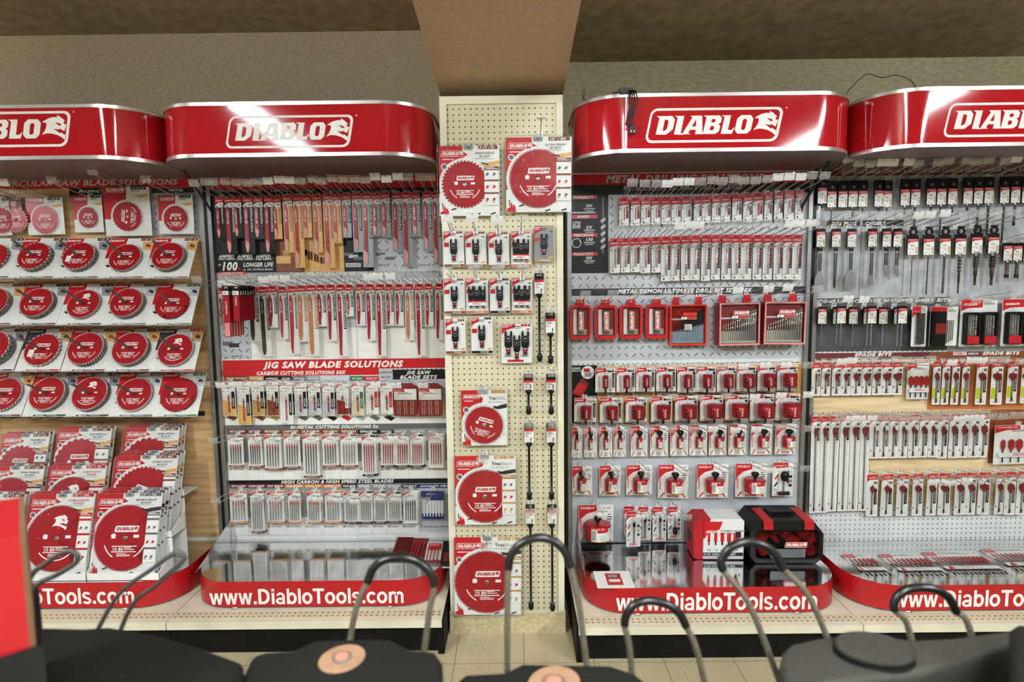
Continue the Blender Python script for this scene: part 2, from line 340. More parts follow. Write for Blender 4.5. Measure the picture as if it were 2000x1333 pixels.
def disc_art(g, R, y, T=None, small=False, kind=0, rot=0):
    """printing on a saw blade: name plate, size line, arrow arcs"""
    if rot:
        T0 = T or (lambda x, y_, z: (x, y_, z)); c_, s_ = math.cos(rot), math.sin(rot)
        T = lambda x, y_, z: T0(x*c_-z*s_, y_, x*s_+z*c_)
    if kind == 1: g.flat(HEADT, y, 'white', -R*.25, R*.28, R*.42, T=T)
    else: g.logo(-R*.42, R*.2, R*.9, y, 'inverse', 'white', 'blade_red', T=T)
    if kind == 2: g.rect(-R*.8, -R*.45, -R*.5, 0, y, 'white', T)
    g.rect(-R*.45, R*.45, -R*.5, -R*.47, y, 'white', T); g.rect(-R*.45, R*.45, -R*.31, -R*.28, y, 'white', T)
    g.text('7 40' if small else '10 80', -R*.4, -R*.45, R*.12, y, 'white', T=T); g.lines(R*.0, R*.4, -R*.45, -R*.33, 2, y, 'white', T)
    g.lines(-R*.25, R*.28, -R*.66, -R*.54, 3, y, 'white', T)
    for a0, a1 in ((200, 240), (300, 340)) if kind != 1 else ((220, 320),):
        P = [(R*.78*math.cos(math.radians(a)), R*.78*math.sin(math.radians(a))) for a in range(a0, a1+1, 8)]; Q = [(x*.95, z*.95) for x, z in reversed(P)]
        g.poly(P+Q if (P[0][0]*P[1][1]-P[0][1]*P[1][0]) < 0 else P+Q, y, 'white', T)
    g.poly([(-.5*R, -.02*R), (-.36*R, -.02*R), (-.34*R, .1*R), (-.43*R, .16*R), (-.52*R, .1*R)], y, 'white', T); g.poly([(.3*R, 0), (.5*R, 0), (.5*R, .1*R), (.3*R, .1*R)], y, 'white', T)

def hook_kit(L=10.0, tagw=1.9, tagh=1.25, single=False, tm='tag_plastic'):
    def mk():
        w = G(); w.tube([(0, .1, 0), (0, -L*.88, L*.1), (0, -L*.92, L*.1+.12), (0, -L*.95, L*.1+.42)], .085, 'wire_grey', 6)
        w.box(-.5, .5, -.22, .06, -.25, .75, 'white_wire'); w.box(-.42, -.12, -.4, .0, .35, 1.0, 'white_wire'); w.box(.12, .42, -.4, .0, .35, 1.0, 'white_wire')
        if not single: w.tube([(.0, .1, .85), (.0, -L, .95+L*.125)], .07, 'wire_grey', 6)
        else: w.box(-.7, .7, -L-.02, -L*.9, L*.11, L*.11+.1, 'white_wire'); 
        out = [('wire', w, [])]
        if not single:
            t = G(); zc = .95+L*.125
            V = []; n = 5
            for i in range(n+1):
                a = i/n; V += [(-tagw/2, -L-.25+.5*a*a-.1, zc+.15-tagh*a), (tagw/2, -L-.25+.5*a*a-.1, zc+.15-tagh*a)]
            t.add(V, [(2*i, 2*i+2, 2*i+3, 2*i+1) for i in range(n)], tm, True)
            t.box(-tagw/2, tagw/2, -L-.35, -L+.15, zc+.14, zc+.2, 'tag_plastic'); t.box(-.16, .16, -L-.4, -L+.3, zc-.12, zc+.16, 'tag_plastic')
            out.append(('price_tag_holder', t, []))
        return out
    return mk
NH = [0]
def hook(X, Z, Y, label, group, L=10.0, single=False, pitch=0):
    NH[0] += 1; k = (NH[0]*7919) % 10 < 3 and L == 10
    return put(('hook', L, single, k), hook_kit(L, single=single, tm='tag_white' if k else 'tag_plastic'), 'display_hook', label, 'hook', (X, Y-.1, Z), (math.radians(rnd.uniform(-1.2, 1.2)), 0, math.radians(rnd.uniform(-1, 1))), group)

def recip(W, H, st):
    """narrow blade pack; st: art name"""
    art = {'amped': ('card_black', 'blade_red', 'pale_red'), 'wood': ('wood_art', 'blade_red', 'pale_red'), 'white': ('card_white', 'blade_red', 'blade_red'), 'metal': ('grey', 'blade_red', 'pale_red'), 'grey': ('card_white', 'dark_steel', 'dark_steel'),
           'orange': ('card_white', 'orange', 'orange'), 'bright': ('card_white', 'box_red', 'box_red'), 'nail': ('slate_art', 'blade_red', 'pale_red')}[st]
    def mk():
        c = G(); c.prism(rr(-W/2, -H, W/2, 0, .12, 0, 2), 0, .03, 'card_white' if st in ('white', 'grey', 'bright', 'orange') else art[0], 'white')
        c.rect(-W/2+.05, W/2-.05, -1.35, -.08, -.012, 'card_red'); c.rect(-.35, .35, -.42, -.22, -.024, 'black')
        c.logo(-W*.38, -.95, W*.78, -.024, 'word'); c.poly([(-W/2+.06, -2.2), (W/2-.06, -2.2), (W/2-.06, -1.25), (-W*.1, -1.3), (-W/2+.06, -1.75)], -.024, 'card_white')
        c.lines(W*.05, W*.4, -2.05, -1.5, 3, -.036, 'dark_grey')
        sx = W*.18
        c.rect(sx, W/2-.08, -H*.55-1, -2.25, -.024, 'orange' if st == 'orange' else 'card_black' if st != 'wood' else 'tan'); c.lines(sx+.08, W/2-.12, -H*.55-.9, -2.4, int(H*1.2), -.036, 'white' if st != 'wood' else 'brown', seed=int(H*9))
        if st in ('white', 'grey', 'orange', 'bright'): c.rect(-W/2+.06, W/2-.06, -H+.08, -H*.55-1.0, -.024, 'card_white')
        b = G(); bw = W*.36; x0 = -W*.36; top = -1.9; bot = -H+.35; tip = .45*bw if st != 'white' or H < 8 else .1*bw
        P = [(x0+.08, top), (x0+.08, top-.5), (x0-.02, top-.75), (x0, bot+.9), (x0+tip*.6, bot), (x0+bw*.75, bot), (x0+bw, bot+1.0) if st not in ('white', 'bright') else (x0+bw*.6, bot+.3), (x0+bw, top-H*.45) if st in ('white', 'bright') else (x0+bw, top-1), (x0+bw*.95, top-.8), (x0+bw*.62, top-.5), (x0+bw*.6, top)]
        b.prism(P, -.16, -.1, art[1], 'steel')
        if art[2] != art[1]: b.poly([(x0, bot+H*.22), (x0+bw*.98, bot+H*.16), (x0+bw*.98, bot+1.0), (x0+bw*.75, bot+.05), (x0+tip*.6, bot+.05), (x0, bot+.9)], -.172, art[2])
        b.text('DIABLO', 0, 0, .22, -.175, 'white', wd=1.5, T=lambda x, y, z: (x0+bw*.65-z-.05, y, top-2.6+x)) if H > 5.5 else None
        b.lines(x0+bw*.25, x0+bw*.75, top-3.6, top-2.9, 4, -.175, 'white')
        nt = int((H-4)*3); 
        for i in range(nt): z = bot+1+i*(H-4)/nt; b.add([(x0, -.13, z), (x0-.09, -.13, z+.05), (x0, -.13, z+.24)], [(0, 1, 2), (2, 1, 0)], 'steel')
        sh = shell(-W/2+.02, W/2-.02, -H+.05, -1.55, -.42, 0, 'crinkle' if st in ('amped', 'metal', 'nail', 'wood') else 'blister', .25, inset=.15)
        return [('card', c, []), ('saw_blade', b, []), ('clear_blister', sh, [])]
    return mk
def jig_single(W, H, st):
    bgc, strip_ = {'pine': ('wood_art', 'card_black'), 'deck': ('tan', 'card_black'), 'lam': ('brown', 'card_black'), 'white': ('card_white', 'card_black'), 'metal': ('light_grey', 'card_black'), 'red': ('dark_red', 'card_white'), 'green': ('beige', 'green'), 'rstrip': ('card_white', 'card_red')}[st]
    def mk():
        c = G(); c.prism(rr(-W/2, -H, W/2, 0, .12, 0, 2), 0, .04, 'card_white'); c.poly([(-W/2+.05, -.95), (0, -.1), (-W/2+.05, -.1)], -.012, 'card_red'); c.rect(-W/2+.05, 0, -.5, -.08, -.014, 'card_red'); c.logo(-W*.46, -.42, W*.4, -.024, 'word')
        c.lines(-W*.35, W*.35, -1.4, -1.1, 2, -.012, 'dark_grey')
        c.poly([(-W/2+.05, -H+.1), (W/2-.05, -H+.1), (W/2-.05, -H*.62), (-W/2+.05, -H*.5)], -.012, bgc)
        if st == 'metal':
            for i in range(12): x = -W*.4+(i % 3)*.6; z = -H+.5+(i//3)*.6; c.poly([(x, z), (x+.08, z), (x+.3, z+.25), (x+.24, z+.27)], -.02, 'dark_grey')
        c.text('10' if st != 'red' else '40', -W*.42, -1.95, .3, -.02, 'card_red'); c.lines(-W*.1, W*.1, -1.9, -1.7, 1, -.02, 'card_red')
        c.rect(W*.2, W*.44, -H*.78, -H*.27, -.024, strip_); c.text('WOOD' if bgc != 'light_grey' else 'METAL', 0, 0, .26, -.036, 'white' if strip_ != 'card_white' else 'black', wd=H*.26, T=lambda x, y, z: (W*.37-z-.0, y, -H*.72+x))
        c.lines(-W*.4, W*.3, -H+.05, -H+.2, 1, -.03, 'dark_grey')
        b = G(); z0 = -H*.36; z1 = -H+.8; b.prism([(-.16, z0-.7), (-.14, z1+.3), (-.02, z1), (.14, z1+.1), (.14, z0-.75), (.2, z0-.8), (.2, z0-.55), (.09, z0-.5), (.09, z0), (-.06, z0), (-.06, z0-.5), (-.2, z0-.55), (-.2, z0-.8)], -.16, -.1, 'blade_red', 'steel')
        b.lines(-.08, .08, z1+.8, z0-1.0, 6, -.17, 'pale_red')
        return [('card', c, []), ('jigsaw_blade', b, []), ('clear_blister', shell(-W*.42, W*.18, -H+.25, -1.6, -.36, 0, 'blister', .2), [])]
    return mk
def jig_five(W, H, st):
    foot, bl, sh_ = {'brown': ('brown', 'dark_grey', 'card_red'), 'steel': ('brown', 'steel', 'grey'), 'black': ('card_black', 'steel', 'grey'), 'red': ('card_black', 'blade_red', 'blade_red'), 'orange': ('orange', 'steel', 'card_red'), 'plain': ('white', 'dark_grey', 'dark_grey'), 'clear': ('card_white', 'blade_red', 'blade_red')}[st]
    def mk():
        c = G(); c.prism(rr(-W/2, -H, W/2, 0, .12, 0, 2), 0, .04, 'card_white'); c.poly([(-W/2+.06, -1.1), (W*.05, -.1), (-W/2+.06, -.1)], -.012, 'card_red'); c.text('DIABLO', -W*.45, -.45, .22, -.024, 'white', wd=W*.35, shear=.2)
        c.rect(W*.1, W/2-.05, -.45, -.08, -.012, foot); c.lines(-W*.2, W*.35, -1.25, -.95, 2, -.012, 'dark_grey')
        c.poly([(-W/2, -H), (W/2, -H), (W/2, -H+.45), (-W/2, -H+.38)], -.05, foot); c.text('FINE WOOD', 0, -H+.12, .2, -.062, 'white', wd=W*.6, al='C')
        b = []
        for i in range(5):
            k = G(); x = -W*.3+i*W*.155; t = -1.9; e = -H+.75
            k.prism([(x-.09, e+.1), (x+.03, e), (x+.09, t-1), (x+.12, t-.95), (x+.12, t-.6), (x+.06, t-.55), (x+.06, t), (x-.06, t), (x-.06, t-.55), (x-.12, t-.6), (x-.12, t-.95), (x-.09, t-1.0)], -.2, -.14, bl); k.rect(x-.1, x+.1, t-.98, t-.3, -.21, sh_); b.append(('jigsaw_blade', k, []))
        return [('card', c, [])]+b+[('clear_blister', shell(-W*.42, W*.42, -H+.5, -1.45, -.38, 0, 'blister', .2), [])]
    return mk
def spiral(g, x, z0, z1, r, m, y=-.3, turns=6, n=8, tip=True):
    """twist bit standing down from z0 to z1: fluted body"""
    N = max(10, int(turns*12)); V = []
    for i in range(N+1):
        t = i/N; z = z0+(z1-z0)*t; a = turns*2*math.pi*t; rr_ = r*(1 if t < .97 or not tip else .3)
        for j in range(n):
            q = 2*math.pi*j/n+a; k = rr_*(1 if (j % 4) in (0, 1) else .62); V.append((x+k*math.cos(q), y+k*math.sin(q), z))
    g.add(V, [(i*n+j, (i+1)*n+j, (i+1)*n+(j+1) % n, i*n+(j+1) % n) for i in range(N) for j in range(n)], m, False)
def drill_pack(W, H, r, red=False):
    def mk():
        c = G(); c.prism(rr(-W/2, -H, W/2, 0, .15, 0, 2), 0, .04, 'light_grey', 'dark_grey'); c.rect(-W/2+.03, W/2-.03, -1.75, -.05, -.012, 'card_red'); c.rect(-.32, .32, -.5, -.3, -.024, 'black'); c.logo(-W*.42, -1.15, W*.86, -.024, 'word')
        c.poly([(-W/2+.05, -2.6), (-W/2+.05, -1.95), (-W*.25, -1.55), (W/2-.05, -1.5), (W/2-.05, -2.6)], -.024, 'card_white'); c.rect(-W/2+.05, W/2-.05, -H+.1, -2.5, -.012, 'card_white')
        c.poly([(-W*.38+.14*math.cos(a*.7), -2.3+.14*math.sin(a*.7)) for a in range(9)], -.036, 'dark_grey'); c.rect(W*.2, W*.46, -H*.75, -1.7, -.024, 'dark_grey'); c.lines(W*.22, W*.44, -H*.74, -1.9, 8, -.036, 'card_red', seed=3)
        for i in range(int(H*2.2)): c.poly([(-W*.4, -H+.5+i*.35), (-W*.3, -H+.5+i*.35), (-W*.12, -H+.75+i*.35), (-W*.18, -H+.77+i*.35)], -.03, 'grey')
        c.text('1/4', -W*.42, -H+.9, .3, -.04, 'card_red', wd=.45); c.poly([(-W*.2+.16*math.cos(a*.7), -H+.4+.16*math.sin(a*.7)) for a in range(9)], -.04, 'black')
        b = G(); spiral(b, .05, -H*.62, -2.0, r, 'red' if red else 'bright_steel', turns=5); b.tube([(.05, -.3, -H*.62), (.05, -.3, -H+1.1)], r*.9, 'red' if red else 'bright_steel', 8)
        return [('card', c, []), ('drill_bit', b, []), ('clear_blister', shell(-W*.46, W*.46, -H+.3, -1.5, -.62, 0, 'crinkle', .3, inset=.25), [])]
    return mk
def holesaw_pack(W, H, d):
    def mk():
        c = G(); c.prism(rr(-W/2, -H, W/2, 0, .15, 0, 2), 0, .05, 'card_white', 'card_black'); c.poly([(-W/2+.06, -1.6), (-W*.38, -.95), (W*.05, -.8), (W*.05, -.06), (-W/2+.06, -.06)], -.012, 'card_red'); c.logo(-W*.46, -.6, W*.42, -.024, 'word')
        c.text('1-1/8', W*.14, -.42, .28, -.012, 'card_red', wd=W*.3); c.rect(W*.1, W*.45, -.85, -.5, -.012, 'card_black')
        c.rect(-W*.36, -W*.34, -H+1.0, -1.5, -.02, 'card_red'); c.rect(W*.34, W*.47, -H+1.05, -1.0, -.02, 'card_black')
        for i in range(6): c.poly([(W*.35, -H+1.2+i*.42), (W*.46, -H+1.3+i*.42), (W*.46, -H+1.45+i*.42), (W*.35, -H+1.35+i*.42)], -.03, 'tan' if i % 2 else 'slate_art')
        c.rect(-W/2+.05, W/2-.05, -H+.02, -H+.16, -.02, 'card_black')
        for i, m in enumerate(('card_red', 'tan', 'lime', 'card_red')): c.poly([(-W*.42+i*.3, -H+.35), (-W*.42+i*.3+.25, -H+.35), (-W*.42+i*.3+.13, -H+.62)], -.02, m)
        c.poly([(W*.12, -H+.4), (W*.4, -H+.6), (W*.42, -H+.75), (W*.16, -H+.55)], -.02, 'card_red')
        b = G(); z1 = -H*.78; z0 = -H*.28; r = d/2
        b.lathe([(r*.2, z0), (r, z0), (r, z1), (r*.93, z1), (r*.93, z1+.2)], 'blade_red', 20, (0, -r-.15, 0))
        b.lathe([(.2, z1), (.2, -H+.12), (0, -H+.12)], 'black', 8, (0, -r-.15, 0))
        def wrap(u, y, z): a = u/r; return (r*1.01*math.sin(a), -r-.15-r*1.01*math.cos(a), z)
        b.text('DIABLO', 0, 0, min(.3, r*.5), 0, 'white', wd=H*.3, shear=.2, T=lambda x, y, z: wrap(z-.1, y, z1+.35+x))
        if r > .55: 
            for q in (0, 1, 2): b.add([wrap(u, 0, z) for u, z in rr(-r*.85, z1+.3+q*.62, -r*.45, z1+.7+q*.62, .12, .1, 2)], [tuple(range(12))], 'black')
        return [('card', c, []), ('hole_saw', b, []), ('clear_blister', shell(-W*.32, W*.32, -H+.1, -.9, -d-.35, 0, 'blister', .3, inset=.3), [])]
    return mk
def bimetal_saw(W, H, d, h, lift=0):
    def mk():
        c = G(); c.prism(rr(-W/2, -H, W/2, 0, .25, 0, 3), 0, .05, 'card_white'); c.poly([(-W/2+.06, -H*.55), (-W*.42, -H*.38), (-W*.25, -H*.24), (W*.02, -H*.17), (W*.02, -.06), (-W/2+.06, -.06)], -.012, 'card_red')
        c.text('DIABLO', -W*.44, -H*.12, .22*W/3, -.024, 'white', wd=W*.4, shear=.2); c.text('2 1/2"', W*.2, -H*.12, .2*W/3, -.012, 'dark_grey', wd=W*.22); c.lines(W*.3, W*.46, -H*.5, -H*.25, 4, -.012, 'dark_grey')
        c.rect(-W*.46, -W*.4, -H*.75, -H*.4, -.02, 'pale_red')
        for s in (-1, 1): c.poly([(s*W*.3, -H*.82), (s*W*.42, -H*.95), (s*W*.38, -H*.97), (s*W*.27, -H*.85)][::s], -.02, 'card_red'); c.poly([(s*W*.4, -H*.93), (s*W*.44, -H*.98), (s*W*.4, -H*.985)][::s], -.025, 'black')
        if W > 4: c.rect(-W*.18, W*.18, -H+.2, -H+.6, -.02, 'card_red'); c.text('BI-METAL', 0, -H+.3, .18, -.03, 'white', wd=W*.3, al='C')
        else: 
            for i in range(7): c.rect(-W*.14+i*W*.04, -W*.125+i*W*.04, -H+.12, -H*.84, -.02, 'black')
        r = d/2; zt = -H*.36+lift; zb = zt-h; Yc = -r-.12
        b = G(); b.lathe([(0, zt), (r*.25, zt), (r*.96, zt), (r, zt-.05), (r, zb+.12), (r*.99, zb), (r*.93, zb)], 'blade_red', 28, (0, Yc, 0))
        for a in (210, 250, 300, 340): b.add([(r*.6*math.cos(math.radians(a))+.16*d/3*math.cos(t), Yc+r*.6*math.sin(math.radians(a))+.16*d/3*math.sin(t), zt+.012) for t in [k*math.pi/4 for k in range(8)]], [tuple(range(8))], 'dark_red') if d > 1.8 else None
        l = G(); lo, hi = zb+.12, zt-.3
        def wr(a0, a1, z0, z1, m, k=1.012, n=10):
            V = []
            for i in range(n+1):
                a = math.radians(a0+(a1-a0)*i/n); V += [(r*k*math.sin(a), Yc-r*k*math.cos(a), z0), (r*k*math.sin(a), Yc-r*k*math.cos(a), z1)]
            l.add(V, [(2*i, 2*i+2, 2*i+3, 2*i+1) for i in range(n)], m, True)
        wr(-35, 75, lo, hi, 'card_white'); wr(-8, 42, hi-(hi-lo)*.26, hi, 'card_red', 1.018, 8); wr(-35, 75, lo, lo+.1, 'yellow', 1.018)
        for i in range(6): wr(-32+i*3.2, -30.5+i*3.2, lo+.25, hi-.2, 'black', 1.018, 1)
        for i in range(3): wr(2+i, 32-i*3, lo+.3+i*.28*(hi-lo)/1.6, lo+.38+i*.28*(hi-lo)/1.6, 'mid_grey', 1.018, 4)
        k = G(); kw = min(.75, W*.18); k.prism([(-.2, zt), (.2, zt), (.25, zt+.35), (kw*.6, zt+.55), (kw, zt+1.0), (kw*.8, zt+1.35), (.2, zt+1.45), (-.2, zt+1.45), (-kw*.8, zt+1.35), (-kw, zt+1.0), (-kw*.6, zt+.55), (-.25, zt+.35)], Yc-.25, Yc+.25, 'black', holes=[[(-.12, zt+.9), (-.12, zt+1.15), (.12, zt+1.15), (.12, zt+.9)]])
        return [('card', c, []), ('hole_saw', b, [('paper_label', l)]), ('black_tie', k, [])]
    return mk
def big_pack(W, H, R, teeth_n, st=0, title=('ULTRA FINISH', 'BLADE'), size='10" / 80', cx=None, cz=None):
    """big clear clamshell with a saw blade on a red and white card"""
    cx = max(-W*.1, -W/2+.55+R) if cx is None else cx; cz = -H*.55 if cz is None else cz
    accent = {0: 'brown', 1: 'tan', 2: 'card_red', 3: 'mid_grey'}[st]
    def mk():
        c = G(); x0, x1, z0, z1 = -W/2+.35, W/2-.35, -H+.35, -.35
        c.prism(rr(x0, z0, x1, z1, .12, 0, 2), 0, .05, 'card_white'); A = [(cx+(R+.45)*math.cos(math.radians(a)), cz+(R+.45)*math.sin(math.radians(a))) for a in range(95, 200, 8)]
        A = [p for p in A if p[0] > x0+.02]; c.poly([(x0+.01, z1-.01), (x0+.01, A[-1][1])]+A[::-1]+[(-W*.02, z1-1.5), (-W*.1, z1-.9), (-W*.1, z1-.01)], -.012, 'card_red')
        c.logo(x0+.3, z1-H*.145, W*.36, -.024, 'plate', 'white', 'card_red'); c.lines(x0+.6, x0+W*.33, z1-H*.2, z1-H*.175, 1, -.024, 'white')
        if st == 1: c.text('Trex', W*.1, z1-1.75, .55, -.024, 'dark_grey', wd=W*.14, bold=.03); c.text('Blade', W*.25, z1-1.75, .55, -.024, 'grey', wd=W*.17, bold=0)
        else: c.text(title[0], W*.24, z1-1.45, .33, -.024, 'dark_grey' if st != 2 else 'card_red', wd=W*.3, al='C', shear=.2); c.text(title[1], W*.24, z1-1.95, .33, -.024, 'dark_grey' if st != 2 else 'card_red', wd=W*.16, al='C', shear=.2)
        c.lines(W*.08, W*.4, z1-2.35, z1-2.1, 2, -.024, 'grey')
        c.poly([(W*.15, z1-3.3), (W*.32, z1-2.75), (x1-.05, z1-2.5), (x1-.05, z1-3.2), (W*.3, z1-3.5)], -.024, 'wood_art' if st in (0, 2) else 'dark_grey'); c.poly([(W*.18, z1-3.0), (W*.3, z1-3.3), (W*.3, z1-3.1), (W*.19, z1-2.8)], -.036, 'card_black')
        c.poly(rr(x0+.35, cz+R*.62, x0+1.45, cz+R*.62+1.1, .52, 0, 4), -.024, 'white'); c.poly(rr(x0+.5, cz+R*.62+.15, x0+1.3, cz+R*.62+.95, .38, 0, 4), -.036, 'mid_grey')
        sx = max(W*.235, cx+R*.62) if R > 3.8 else None
        if sx:
            c.rect(sx, x1-.1, z0+H*.14, z1-3.5, -.2, 'card_white'); c.rect(sx, x1-.1, z1-4.2, z1-3.5, -.212, accent); c.lines(sx+.15, x1-.2, z1-4.1, z1-3.6, 2, -.224, 'white')
            for i in range(3):
                zz = z0+H*.16+i*(H*.17); c.rect(sx, x1-.1, zz+H*.13, zz+H*.155, -.212, accent)
                for j in range(2): X = sx+.2+j*(x1-sx-.3)*.5; c.poly([(X, zz+.4), (X+.5, zz+.55), (X+.6, zz+.9), (X+.2, zz+1.0)], -.212, 'card_red' if i == 1 else 'mid_grey' if i == 2 else accent)
            for j in range(2): c.lines(sx+.2+j*(x1-sx-.3)*.5, sx+.8+j*(x1-sx-.3)*.5, z0+H*.16, z0+H*.185, 1, -.212, 'grey')
        c.poly([(x0+.15, z0+.05), (x0+1.7, z0+.05), (x0+1.6, z0+.9), (x0+1.25, z0+1.5), (x0+1.2, z0+.9), (x0+.9, z0+1.9), (x0+.7, z0+.9), (x0+.15, z0+.6)], -.024, 'card_red'); c.poly([(x0+.55, z0+1.1), (x0+.7, z0+1.1), (x0+.6, z0+2.2), (x0+.45, z0+2.1)], -.036, 'card_black')
        c.rect(W*.14, x1-.3, z1-.62, z1-.02, -.024, accent); c.text(size, W*.27, z1-.5, .38, -.036, 'white', wd=W*.22, al='C', shear=.15, bold=.03)
        for a, b_ in ((.2, .9), (.6, .06), (.85, .12)): c.poly([(x0+a*(x1-x0), z0+b_), (x0+a*(x1-x0)+.9, z0+b_+.25), (x0+a*(x1-x0)+.85, z0+b_+.5), (x0+a*(x1-x0)-.05, z0+b_+.25)], -.024, 'dark_grey') if R > 3.8 else None
        c.prism(rr(-1.0, -1.1, .7, -.25, .3, 0, 3), -.03, .02, 'grey'); c.rect(-.4, .2, -.75, -.6, -.042, 'black')
        b = G(); disc_body(b, [(cx+x, cz+z) for x, z in teeth(R, teeth_n, .3, cut=(sx-cx-.05) if sx else None)], -.2, -.08, 'blade_red', 'steel', .3, cx, cz)
        Tm = lambda x, y, z: (cx+x, y, cz+z)
        disc_art(b, R*.86, -.214, Tm, kind=1 if st == 2 else 0, rot=(-.3 if teeth_n == 44 else 0))
        if st == 1: b.text('Trex Blade', 0, -R*.72, R*.13, -.214, 'white', wd=R*.7, al='C', T=Tm) if False else None
        if R > 4.2 and st != 2:
            for a in range(12, 360, 30):
                t = math.radians(a); X, Z = (R-1)*math.cos(t), (R-1)*math.sin(t)
                if sx and cx+X > sx-.5: continue
                b.tube([(cx+X-.25, -.21, cz+Z+.2), (cx+X+.15, -.21, cz+Z+.2), (cx+X-.15, -.21, cz+Z-.05), (cx+X+.25, -.21, cz+Z-.1), (cx+X+.05, -.21, cz+Z-.3)], .028, 'dark_red', 4)
        ab = G(); ab.lathe([(.42, .05), (.42, .12), (.18, .14), (.0, .14)], 'steel', 10, (cx, -.16, cz), 'Y')
        s1 = shell(-W/2+.25, W/2-.25, -H+.25, -.25, -.75, .02, 'crinkle', .5, inset=.22)
        n = 28; A = rr(-W/2, -H, W/2, 0, .55, 0, 6); B = rr(-W/2+.27, -H+.27, W/2-.27, -.27, .45, 0, 6)
        s1.flat(tri([(A, [B])]), .03, 'blister'); s1.prism(A, -.08, .1, 'blister', holes=[rr(-W/2+.05, -H+.05, W/2-.05, -.05, .52, 0, 6)], back=False)
        return [('printed_card', c, []), ('circular_saw_blade', b, [('arbor_ring', ab)]), ('clamshell', s1, [])]
    return mk
def osc_pack(W, H, st):
    n = 3 if st == 'wide' else 1; foot = {'one': 'brown', 'wide': 'orange', 'metal': 'card_black', 'grey': 'tan', 'set': 'card_red'}[st]
    def mk():
        c = G(); base = 'grey' if st == 'grey' else 'card_white'; c.prism(rr(-W/2, -H, W/2, 0, .2, 0, 3), 0, .05, base, 'card_white')
        if st == 'set': c.poly([(-W/2+.1, -H*.28), (-W*.36, -H*.17), (-W*.05, -H*.09), (-W*.05, -.1), (-W/2+.1, -.1)], -.012, 'card_red')
        else: c.poly([(-W/2+.08, -1.9), (-W*.4, -1.3), (-W*.12, -.8), (-W*.12, -.08), (-W/2+.08, -.08)], -.012, 'card_red')
        c.text('DIABLO', -W*.46, -.45, .28, -.024, 'white', wd=W*.3, shear=.2); c.lines(-W*.46, -W*.18, -.8, -.55, 1, -.024, 'white')
        for i in range(3): c.rect(W*.14+i*W*.105, W*.14+(i+.85)*W*.105, -.5, -.1, -.012, foot)
        c.rect(-W*.14, W*.14, -.62, -.5, -.02, 'black'); c.lines(-W*.2, W*.25, -1.0, -.8, 1, -.012, 'dark_grey'); c.poly([(W*.3, -1.1), (W*.42, -1.1), (W*.42, -.9), (W*.3, -.9)], -.012, 'dark_grey')
        if st != 'set': c.rect(-W*.46, -W*.22, -H*.44, -H*.32, -.012, 'card_red'); c.rect(-W/2+.06, W/2-.06, -H+.06, -H+.5, -.012, foot); c.text('WOOD', W*.1, -H+.18, .22, -.024, 'white', wd=W*.4, al='C')
        else: c.rect(-W*.3, W*.22, -H+.2, -H+.6, -.012, 'card_red'); c.lines(-W*.4, -W*.1, -H+1, -H+1.5, 3, -.012, 'grey'); c.lines(W*.1, W*.4, -H+1, -H+1.5, 3, -.012, 'grey')
        c.poly([(W*.2, -H+.75), (W*.32, -H+.62), (W*.46, -H+.85), (W*.44, -H+1.1), (W*.3, -H+1.0)], -.02, 'wood_art') if st != 'set' else None
        parts = [('card', c, [])]; xs = {'wide': [(-W*.27, .8), (W*.27, .8), (0, 1.0)], 'set': [(-W*.27, 1.15), (W*.27, 1.15), (0, 1.0)]}.get(st, [(0, 1.0)])
        k0 = H/6.6
        for q, (x, k) in enumerate(xs):
            b = G(); bw = .6*k; zt = (-1.45 if st != 'set' else -H*.17 if q < 2 else -H*.27)*k0; bl = 'card_red' if st == 'one' and W > 3.9 else 'black'
            hole = [(x+.3*bw*math.cos(t), zt-1.25*k0+.3*bw*math.sin(t)) for t in [-i*math.pi/5 for i in range(10)]]
            b.prism([(x-bw, zt-.4*k0), (x-bw, zt-2.1*k0), (x-bw*.95, zt-2.6*k0), (x-bw*.6, zt-2.75*k0), (x-bw*.5, zt-3.9*k0), (x+bw*.5, zt-3.9*k0), (x+bw*.6, zt-2.75*k0), (x+bw*.95, zt-2.6*k0), (x+bw, zt-2.1*k0), (x+bw, zt-.4*k0), (x+bw*.8, zt), (x+bw*.5, zt), (x+bw*.42, zt-.8*k0), (x-bw*.42, zt-.8*k0), (x-bw*.5, zt), (x-bw*.8, zt)], -.32, -.2, 'black', holes=[hole])
            for i in range(9): t = math.radians(150+i*30); b.poly([(x+bw*.55*math.cos(t+d), zt-1.25*k0+bw*.55*math.sin(t+d)*1.2) if j < 1 else (x+bw*.8*math.cos(t+d), zt-1.25*k0+bw*.8*math.sin(t+d)*1.25) for j, d in ((0, 0), (1, -.1), (1, .1))], -.33, 'light_grey')
            b.rect(x-bw*.42, x+bw*.42, zt-3.6*k0, zt-3.2*k0, -.33, 'red'); b.rect(x-bw*.35, x+bw*.35, zt-3.05*k0, zt-2.9*k0, -.33, 'white')
            b.poly([(x-bw*.75, zt-4.15*k0), (x+bw*.75, zt-4.15*k0), (x+bw*.5, zt-3.9*k0), (x-bw*.5, zt-3.9*k0)], -.3, 'steel')
            parts.append(('oscillating_blade', b, []))
        if st == 'wide': l = G(); l.rect(-W*.42, W*.42, -H*.78, -H*.66, -.45, 'card_white'); l.rect(-W*.42, W*.42, -H*.68, -H*.64, -.46, 'card_red'); l.lines(-W*.2, W*.2, -H*.76, -H*.7, 2, -.46, 'card_red'); parts.append(('paper_band', l, []))
        parts.append(('clamshell', shell(-W/2-.05, W/2+.05, -H-.05, .05, -.6, .05, 'blister', .3, inset=.2), []))
        return parts
    return mk
